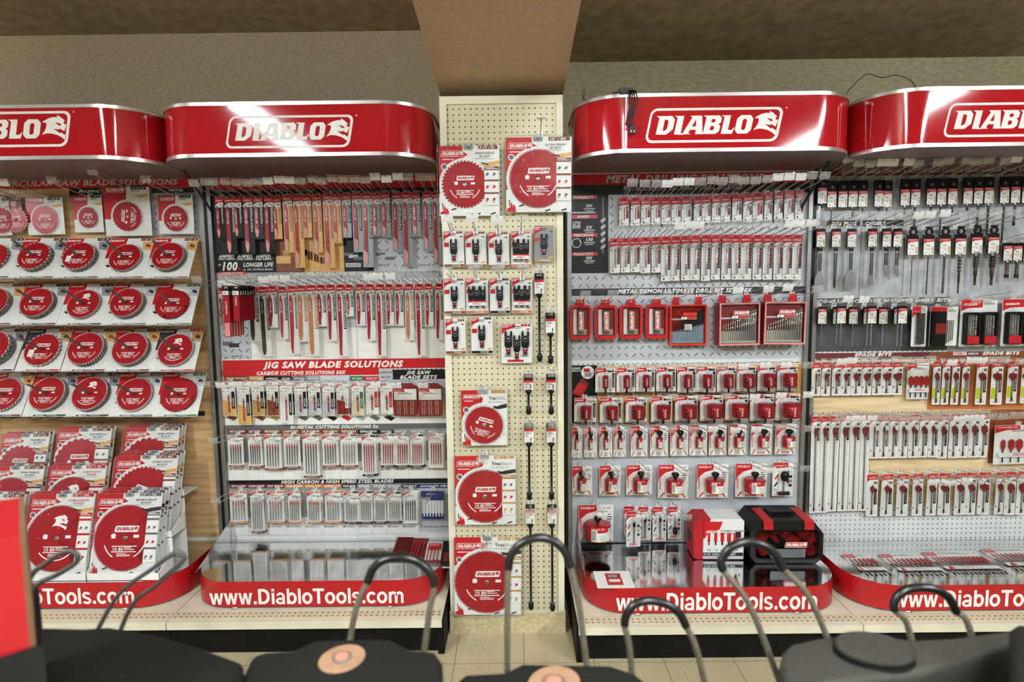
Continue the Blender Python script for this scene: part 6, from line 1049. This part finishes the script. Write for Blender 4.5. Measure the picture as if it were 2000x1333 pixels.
# loose goods on the platforms
def flatset(W, H, n, st=0):
    def mk():
        c = G(); c.prism(rr(-W/2+.15, -H+.15, W/2-.15, -.15, .1, 0, 2), 0, .05, 'card_white'); c.rect(-W/2+.3, -W/2+2.6, -1.6, -.3, -.012, 'card_red'); c.text('DIABLO', -W/2+.45, -1.15, .4, -.024, 'white', wd=1.9, shear=.2); c.lines(-W/2+2.9, W/2-1.0, -1.2, -.5, 2, -.012, 'mid_grey'); c.rect(W/2-.9, W/2-.4, -.9, -.5, -.012, 'pale_red')
        c.rect(-W/2+.3, W/2-.3, -H*.74, -H*.62, -.36, 'card_white'); c.lines(-W*.2, W*.2, -H*.72, -H*.64, 2, -.37, 'pale_red'); c.poly([(-W*.42, -H*.74), (-W*.36, -H*.6), (-W*.3, -H*.72)], -.37, 'card_red'); out = [('card', c, [])]
        for k in range(n):
            b = G(); x = -W/2+.7+k*(W-1.4)/(n-1); sw = .12+.22*k/n; b.prism([(x, -H*.24), (x-sw, -H*.3), (x-sw, -H*.42), (x-.1, -H*.5), (x+.1, -H*.5), (x+sw, -H*.42), (x+sw, -H*.3)], -.3, -.22, 'blade_red', 'dark_red'); b.tube([(x, -.26, -H*.48), (x, -.26, -H*.92)], .07, 'steel', 6); b.lathe([(0, -H*.84), (.11, -H*.85), (.11, -H*.92), (0, -H*.93)], 'black', 6, (x, -.26, 0)); out.append(('spade_bit', b, []))
        out.append(('clear_blister', shell(-W/2, W/2, -H, 0, -.55, .05, 'crinkle', .3, inset=.2), [])); return out
    return mk
for i, (x, y, W, n, rz, H) in enumerate([(65.8, 108.3, 5.6, 6, .0, 9.2), (74.4, 108.2, 8.6, 9, .0, 9.4), (84.4, 108.8, 10.8, 13, .0, 9.6), (97.0, 109.9, 11.5, 12, .0, 9.6)]):
    put(('flat', W, n), flatset(W, H, n), 'spade_bit_set', f'clear spade bit set lying flat on the rightmost platform, {nth(i, 4)} of four', 'bit set', (x, y+2.8, 11.55), (math.radians(-87), 0, rz), 'spade bit sets lying flat')
def leanset(W, H, st):
    def mk():
        c = G(); c.prism(rr(-W/2, -H, W/2, 0, .25, 0, 3), 0, .1, 'dark_red' if st == 0 else 'card_white')
        if st == 0: c.rect(-W*.48, W*.02, -H+.1, -.1, -.3, 'stack_red'); c.box(-W*.48, W*.02, -.3, 0, -H*.7, -.1, 'dark_red'); c.box(-W*.48, 0, -.5, 0, -H*.95, -H*.7, 'card_black'); c.rect(0, W*.45, -H+.1, -H+1.3, -.02, 'card_red')
        else: c.poly([(-W*.45, -H*.3), (-.1, -H*.3), (-.1, -.15), (-W*.45, -.15)], -.02, 'card_red'); c.text('DIABLO', -W*.4, -.8, .3, -.03, 'white', wd=W*.3); c.box(W*.02, W*.48, -.6, 0, -H+.3, -.2, 'card_black'); c.rect(W*.1, W*.4, -H*.85, -H*.5, -.62, 'dark_red')
        out = [('tray_card', c, [])]
        for k in range(4): b = G(); x = (W*.08 if st == 0 else -W*.42)+k*W*.11; b.prism([(x-.12, -H*.9), (x+.05, -H*.95), (x+.14, -H*.3), (x-.1, -H*.15)], -.6, -.4, 'blade_red', 'dark_red'); out.append(('saw_blade', b, []))
        out.append(('clamshell', shell(-W/2-.1, W/2+.1, -H-.1, .1, -.95, .05, 'crinkle', .3, inset=.2), [])); return out
    return mk
put('lean0', leanset(6.6, 6.8, 0), 'blade_set', 'dark red clear-packed blade set leaning on the second platform, left of two', 'blade set', (-21.2, 116.5, 13.2), (math.radians(-72), 0, -.06), 'blade sets on the second platform')
put('lean1', leanset(6.2, 6.8, 1), 'blade_set', 'clear-packed blade set on the second platform, nearest the column', 'blade set', (-14.9, 114.6, 13.0), (math.radians(-72), 0, 0), 'blade sets on the second platform')
# folded price card
X, Y = -0, 0
t = thing('price_card', 'white card with red battery picture at the corner of the third platform', 'card', (17.4, 101.8, 11.45))
g = G(); g.box(-3.3, 3.3, -2.9, 3.2, 0, .06, 'white'); g.box(-1.3, 1.5, -1.9, 2.3, .06, .08, 'card_red'); g.box(-.9, 1.1, .7, 1.8, .08, .1, 'card_black'); g.box(-.9, 1.1, -.8, .1, .08, .1, 'white'); [g.box(-.8+i*.25, -.7+i*.25, .8, 1.7, .1, .11, 'white') for i in range(7)]; link('printed_card', g.mesh('printed_card'), t)
# nine piece hole saw set box
t = thing('hole_saw_set_box', 'red and white nine piece hole saw set box beside the black case', 'box', (39.2, 112, 11.45), (0, 0, -.03), 'set boxes on the third platform')
W, H = 8.8, 8.0
g = G(); g.prism([(-W/2-.6, .3), (-W/2, 0), (W/2, 0), (W/2, H-.3), (W/2-.4, H), (-W/2+.3, H), (-W/2-.6, H-.9)], -2.6, 2.6, 'box_red', 'box_red'); link('red_case', g.mesh('red_case'), t)
g = G(); g.prism([(-W/2+1.2, .15), (W/2+.08, .15), (W/2+.08, H-.3), (W/2-.4, H+.08), (W/2-3.0, H+.08), (-W/2+2.6, H+.08), (-W/2+1.6, H*.62), (-W/2+1.2, H*.5)], -2.75, 2.4, 'card_white'); y = -2.77
g.poly([(-W/2+1.3, H*.5), (-W/2+1.3, H-.4), (W/2-4, H-.4), (W/2-4.4, H-1.6), (-W/2+4.2, H-2.0), (-W/2+2.0, H*.64)], y, 'card_red'); g.logo(-W/2+1.6, H-2.75, 2.4, y-.012, 'plate', 'white', 'card_red'); g.text('9 PC BI-METAL HOLE SAW SET', -W/2+4.3, H-2.45, .38, y-.01, 'dark_grey', wd=5.2); g.lines(-W/2+4.3, W/2-.5, H-3.1, H-2.7, 1, y-.01, 'grey')
g.rect(-W/2+1.2, W/2, .15, .75, y, 'light_grey'); g.rect(-W/2+1.2, W/2, .75, 1.45, y, 'card_black'); g.text('9 PC HOLE SAW SET', 0, .9, .42, y-.01, 'white', wd=6.0, al='C')
for i, w_ in enumerate((.5, .62, .7, .8, 1.15)): x = -W/2+2.0+i*1.22; g.rect(x, x+w_, 3.6, 5.4, y-.01, 'card_red'); g.rect(x+w_*.25, x+w_*.75, 2.9, 3.6, y-.01, 'black'); g.text(('7/8', '1 1/8', '1 3/8', '1 1/2', '2 1/4')[i], x+w_/2, 1.75, .38, y-.01, 'dark_grey', wd=.75, al='C')
g.prism(rr(W/2-1.5, 4.4, W/2-.5, 5.6, .2, 0, 3), y-.02, y, 'black'); g.rect(W/2-1.08, W/2-.94, 3.4, 4.4, y-.01, 'grey'); [g.poly([(W/2-1.3+k*.65+.2*math.cos(a), 2.9+.32*math.sin(a)) for a in [j*math.pi/4 for j in range(8)]], y-.01, 'black') for k in (0, 1)]
link('white_sleeve', g.mesh('white_sleeve'), t)
g = G(); g.box(-W/2-.72, -W/2-.1, -.7, .9, 2.8, 4.6, 'black'); link('latch', g.mesh('latch'), t)
# black hole saw case
t = thing('tool_case', 'black hole saw case with red latches and smoked clear window', 'case', (51.2, 111.5, 11.5), (0, 0, -.02), 'set boxes on the third platform')
W, H, D = 13.6, 8.3, 4.0
out = [(-W/2, 1.2), (-W/2+1.0, 0), (W/2-1.2, 0), (W/2, 1.0), (W/2, H-2.6), (W/2-2.0, H), (-W/2+1.6, H), (-W/2, H-2.2)]
win = rr(-W/2+1.0, .9, W/2-.8, H-2.0, .8, 0, 4)
g = G(); g.prism(out, -D, D, 'black', 'black', holes=[win[::-1]], back=True); link('case_body', g.mesh('case_body'), t)
g = G(); g.box(-W/2+.8, W/2-.8, D-1.8, D-1.5, .8, H-1.5, 'card_black'); g.box(-W/2+.8, W/2-.8, -D+.5, D-1.6, .6, .9, 'card_black'); link('inner_tray', g.mesh('inner_tray'), t)
for x, z, r in ((-4.3, 4.6, 1.3), (-1.9, 5.6, .5), (-1.4, 4.0, .5), (.8, 4.7, 1.0), (3.0, 5.7, .75), (5.0, 4.6, 1.35), (2.9, 3.2, 1.0), (5.1, 1.9, 1.15), (-3.9, 1.6, .8)):
    g = G(); c_ = -D+1.0; g.lathe([(r, c_), (r, c_+3.6), (r*.3, c_+3.6)], 'red', 20, (x, 0, z), 'Y', T=lambda X, Y_, Z: (X, -Y_-0, Z)) if 0 else g.tube([(x, c_, z), (x-.9, c_+4.0, z+.5)], r, 'box_red', 18, cap=False); g.tube([(x, c_, z), (x-.9, c_+4.0, z+.5)], r*.88, 'red', 18, cap=False); link('hole_saw', g.mesh('hole_saw'), t)
g = G(); g.poly(rr(-W/2+.8, .7, W/2-.6, H-1.8, .8, 0, 4), -D-.1, 'smoke'); link('smoked_window', g.mesh('smoked_window'), t)
g = G(); g.logo(-.6, 3.2, 4.3, -D-.32, 'plate', 'white', 'card_red'); g.rect(-3.1, 3.4, 1.2, 2.9, -D-.28, 'mid_grey'); link('name_label', g.mesh('name_label'), t)
for x in (-3.7, 3.9):
    g = G(); g.add([(x-.9, -D-.35, H-1.6), (x+.9, -D-.35, H-1.6), (x+.9, -D-.35, H-.6), (x-.9, -D-.35, H-.6), (x-.9, D-2, H+.25), (x+.9, D-2, H+.25), (x-.9, -D+.6, H+.1), (x+.9, -D+.6, H+.1)], [(0, 1, 2, 3), (3, 2, 7, 6), (6, 7, 5, 4)], 'box_red'); g.box(x-.9, x+.9, -D-.3, D-2, H-.4, H+.1, 'box_red'); link('red_latch', g.mesh('red_latch'), t)
g = G(); g.prism([(-2.6, H), (2.6, H), (2.4, H+.7), (-2.4, H+.7)], -1.2, 1.0, 'card_black', holes=[[(-1.7, H+.1), (-1.7, H+.45), (1.7, H+.45), (1.7, H+.1)]]); link('handle', g.mesh('handle'), t)
# cords on top of the signs
cord = thing('power_cord', 'black power cord bundle with plug hanging over the third red sign', 'cord', (19.6, 99.4, 95.6))
g = G()
for k in range(8): s = .27*(k % 4)-.4; w_ = .14*(k//4); g.tube([(-.1+s, .7-w_, .45), (.0+s, -.35-w_, .3), (.1+s*1.4, -.55-w_, -.6), (.15+s*1.8, -.6-w_, -1.6), (-.05+s*1.2, -.6-w_, -2.8), (-.35+s, -.55-w_, -4.2), (-.45+s*1.6, -.5-w_, -5.1), (-.2+s*.6, -.55-w_, -5.5)], .11, 'black', 6)
g.box(-.5, .45, -.95, -.45, -3.1, -2.9, 'black'); link('cable_loops', g.mesh('cable_loops'), cord)
g = G(); g.prism([(-.25, -5.4), (-.5, -5.9), (-.5, -6.6), (.5, -6.6), (.5, -5.9), (.25, -5.4)][::-1], -.9, -.3, 'black'); g.box(-.3, -.2, -.95, -.9, -6.4, -6.1, 'steel'); g.box(.2, .3, -.95, -.9, -6.4, -6.1, 'steel'); link('plug', g.mesh('plug'), cord)
g = G(); g.box(-1.9, .1, -.1, 1.0, .05, .85, 'black'); g.tube([(-1.9, .4, .4), (-2.7, .3, .2), (-3.2, .1, .1)], .09, 'black', 5); g.tube([(.1, .2, .6), (.8, .1, .3), (.5, -.1, .0), (-.1, .1, .2)], .08, 'black', 5); link('adapter_box', g.mesh('adapter_box'), cord)
def wire(name, pts, Y, label):
    g = G(); P = [(U(x, y, Y)[0], Y, U(x, y, Y)[1]) for x, y in pts]; c = P[0]; g.tube([(a-c[0], b-c[1], d-c[2]) for a, b, d in P], .075, 'black', 5); tag(link(name, g.mesh(name), None, c), label, 'wire')
wire('loose_wire', [(1645, 194), (1658, 176), (1675, 158), (1690, 146), (1697, 144), (1710, 149), (1722, 152), (1735, 150), (1745, 147), (1757, 148), (1770, 152), (1781, 159), (1787, 168), (1790, 179), (1790, 184)], 108, 'thin black wire arching above the rightmost sign')
wire('wire_loop', [(1136, 205), (1139, 192), (1143, 184), (1144, 178), (1141, 175.5), (1138, 178), (1138, 185), (1141, 194), (1145, 201), (1148, 206)], 106, 'small twisted black wire loop on the left end of the third sign')
# ------------------------------------------------------------------ foreground: machines with bail handles on a near shelf, out of focus
g = G(); g.box(-60, 70, 22, 45.5, 29.5, 31, 'kick_black'); [g.box(x, x+2, y, y+2, 0, 29.5, 'kick_black') for x in (-58, 0, 66) for y in (24, 42)]
tag(link('near_shelf', g.mesh('near_shelf')), 'low dark shelf below the foreground machines', 'shelf')
def onp(px, py, y0, z0, sl):
    d = cF*FPX + cR*(px-1000) + cU*(666.5-py); t = (z0-HCAM-sl*y0)/(d.z-sl*d.y); return Vector((d.x*t, d.y*t, HCAM+d.z*t))
def machine(label, outline, mat_, disc=None, y0=42, sl=.15, zref=1250, xref=700, cap=None):
    z0 = U(xref, zref, y0)[1]; P = [onp(x, y, y0, z0, sl) for x, y in outline]; c = sum(P, Vector())/len(P)
    t = thing('yard_machine', label, 'machine', (c.x, c.y, 31), group='dark machines on the near shelf'); V = [(p.x-c.x, p.y-c.y, p.z-31) for p in P]; n = len(V)
    b = G(); b.add(V+[(x*1.02, y*1.02, 0) for x, y, z in V], [tuple(range(n))]+[(i, n+i, n+(i+1) % n, (i+1) % n) for i in range(n)]+[tuple(range(2*n-1, n-1, -1))], mat_)
    o = link('housing', b.mesh('housing'), t); md = o.modifiers.new('edge', 'BEVEL'); md.width = .5*IN; md.segments = 4; md.limit_method = 'ANGLE'; md.angle_limit = math.radians(50)
    for p in o.data.polygons: p.use_smooth = True
    up = Vector((0, -sl, 1)).normalized(); ay = Vector((0, 1, sl)).normalized(); ax = Vector((1, 0, 0))
    def ell(px, py, rx, ry, h0, h1, m, name, rot=0):
        q_ = onp(px, py, y0, z0, sl); k = G(); N = 28; ca, sa = math.cos(rot), math.sin(rot); L = []
        for h, s_ in ((h0, 1), (h1*.6, 1), (h1, .94)):
            for j in range(N):
                a = 2*math.pi*j/N; u, v = rx*s_*math.cos(a), ry*s_*math.sin(a); w_ = q_+ax*(u*ca-v*sa)+ay*(u*sa+v*ca)+up*h; L.append((w_.x-c.x, w_.y-c.y, w_.z-31))
        k.add(L, [(i*N+j, i*N+(j+1) % N, (i+1)*N+(j+1) % N, (i+1)*N+j) for i in range(2) for j in range(N)]+[tuple(2*N+j for j in range(N))], m, False); return link(name, k.mesh(name), t)
    if disc:
        px, py, r = disc; ell(px, py, r*1.02, r*.82, -.1, .12, 'tan_disc', 'tan_disc', .3); ell(px, py, r*.45, r*.38, .05, .2, 'trim_metal', 'metal_ring'); ell(px, py, r*.33, r*.28, .1, .26, 'pink_disc', 'centre_button')
    if cap: ell(cap[0], cap[1], cap[2], cap[3], -.1, .1, 'black', 'cap_side_shadow', -.16); ell(cap[0], cap[1]-8, cap[2]*.97, cap[3]*.97, .08, .5, mat_, 'raised_cap', -.16)  # black ellipse paints in the cap's lower side and its shadow
    return t
def smooth(P, n=5):
    P = [Vector(p) for p in P]; out = []
    for i in range(len(P)-1):
        a, b, c, d = P[max(0, i-1)], P[i], P[i+1], P[min(len(P)-1, i+2)]
        for k in range(n): t = k/n; out.append(.5*((2*b)+(c-a)*t+(2*a-5*b+4*c-d)*t*t+(3*b-a-3*c+d)*t**3))
    return out+[P[-1]]
def bail(label, pts, grip, Y=43, dy=0, r=.24, gm='black_rubber', wm='worn_steel'):
    """pts: centre line in the view; the handle stands in an upright plane at depth Y"""
    W_ = [Vector((U(x, y, Y)[0], Y, U(x, y, Y)[1])) for x, y in pts]; W_[0].z -= 3; W_[-1].z -= 3; c = (W_[0]+W_[-1])/2
    t = thing('bail_handle', label, 'handle', tuple(c), group='wire bail handles of the machines'); S = smooth(W_)
    g = G(); g.tube([tuple(p-c) for p in S], r, wm, 10); link('steel_wire', g.mesh('steel_wire'), t)
    if grip: a, b = grip; g = G(); g.tube([tuple(p-c) for p in S[a*5:b*5+1]], r*1.35, gm, 12); link('rubber_grip', g.mesh('rubber_grip'), t)
machine('flat black machine housing at the lower left, beside the red box', [(-60, 1400), (20, 1330), (62, 1228), (90, 1222), (165, 1224), (215, 1221), (300, 1236), (395, 1262), (478, 1292), (440, 1400)], 'black_casting', xref=250, zref=1230)
machine('black machine housing with a fully visible tan disc', [(440, 1420), (470, 1325), (492, 1278), (520, 1270), (575, 1266), (620, 1247), (760, 1245), (800, 1264), (850, 1270), (864, 1290), (862, 1420)], 'black_casting', (668, 1288, 1.6), xref=680, zref=1245)
machine('black machine housing with tan disc cut by the bottom edge', [(860, 1450), (895, 1325), (910, 1314), (985, 1310), (1020, 1293), (1190, 1296), (1240, 1312), (1262, 1330), (1262, 1450)], 'black_casting', (1082, 1336, 1.9), xref=1080, zref=1295)
machine('large grey speckled machine housing with raised oval cap', [(1575, 1352), (1535, 1325), (1522, 1296), (1528, 1270), (1545, 1255), (1600, 1243), (1700, 1236), (1780, 1247), (1860, 1243), (1985, 1226), (2060, 1222), (2010, 1243), (1960, 1262), (1900, 1286), (1800, 1313), (1690, 1327), (1630, 1334)], 'grey_casting', xref=1700, zref=1240, cap=(1706, 1281, 2.7, 1.55))
machine('black machine corner at the right photo edge', [(1978, 1400), (1972, 1225), (1985, 1216), (2140, 1216), (2140, 1400)], 'black_casting', xref=2000, zref=1216, y0=39)
bail('bail handle with black grip above the tan disc machine', [(668, 1262), (694, 1195), (718, 1138), (730, 1110), (752, 1094), (785, 1089), (815, 1097), (838, 1118), (848, 1145), (838, 1200), (818, 1275)], (2, 8))
bail('tallest bail handle in front of the pegboard column', [(990, 1320), (991, 1200), (993, 1112), (1000, 1082), (1020, 1061), (1050, 1051), (1080, 1057), (1103, 1078), (1114, 1108), (1132, 1190), (1156, 1320)], (2, 8))
bail('lowest bail handle right of the column', [(1242, 1340), (1230, 1270), (1220, 1222), (1226, 1197), (1242, 1180), (1268, 1174), (1300, 1180), (1326, 1198), (1340, 1224), (1362, 1275), (1395, 1345)], (2, 8))
bail('bail handle leaning left in front of the tool case', [(1530, 1275), (1465, 1185), (1412, 1114), (1413, 1088), (1430, 1068), (1460, 1059), (1492, 1066), (1516, 1086), (1530, 1112), (1585, 1175), (1648, 1252)], (2, 8))
bail('rightmost bail handle in front of the rightmost platform', [(1800, 1255), (1772, 1220), (1747, 1192), (1750, 1170), (1768, 1154), (1800, 1148), (1832, 1154), (1856, 1172), (1868, 1196), (1890, 1218), (1922, 1250)], (2, 8))
bail('narrow bare steel loop crossing the first platform lettering', [(150, 1232), (225, 1171), (300, 1110), (330, 1088), (347, 1079), (358, 1085), (354, 1100), (306, 1143), (256, 1186), (204, 1232)], None, r=.17, wm='loop_steel')
bail('narrow bare steel loop beside the red box', [(14, 1162), (58, 1131), (92, 1100), (116, 1083), (136, 1077), (151, 1085), (147, 1101), (112, 1123), (63, 1155), (18, 1185)], None, r=.19, Y=41, wm='loop_steel')
xr, zt = U(38, 1046, 32); zb = U(38, 1266, 32)[1]; ph = math.atan2(-xr, 32)-.02
t = thing('red_box', 'out of focus red cardboard box at the left photo edge', 'box', (xr, 32, zb), (0, 0, ph))
g = G(); g.box(-14, 0, 0, 8, 0, zt-zb, 'box_red'); g.rect(-14, 0, 0, .05, -.01, 'box_red'); link('carton', g.mesh('carton'), t)
g = G(); g.box(.0, .28, 0, 8, 0, zt-zb, 'cardboard'); link('open_flap', g.mesh('open_flap'), t)
t = thing('machine_block', 'black block carrying the red cardboard box', 'machine', (xr, 32, 31), (0, 0, ph)); g = G(); g.box(-14.5, .6, -.3, 8.3, 0, zb-31, 'black_casting'); link('housing', g.mesh('housing'), t)
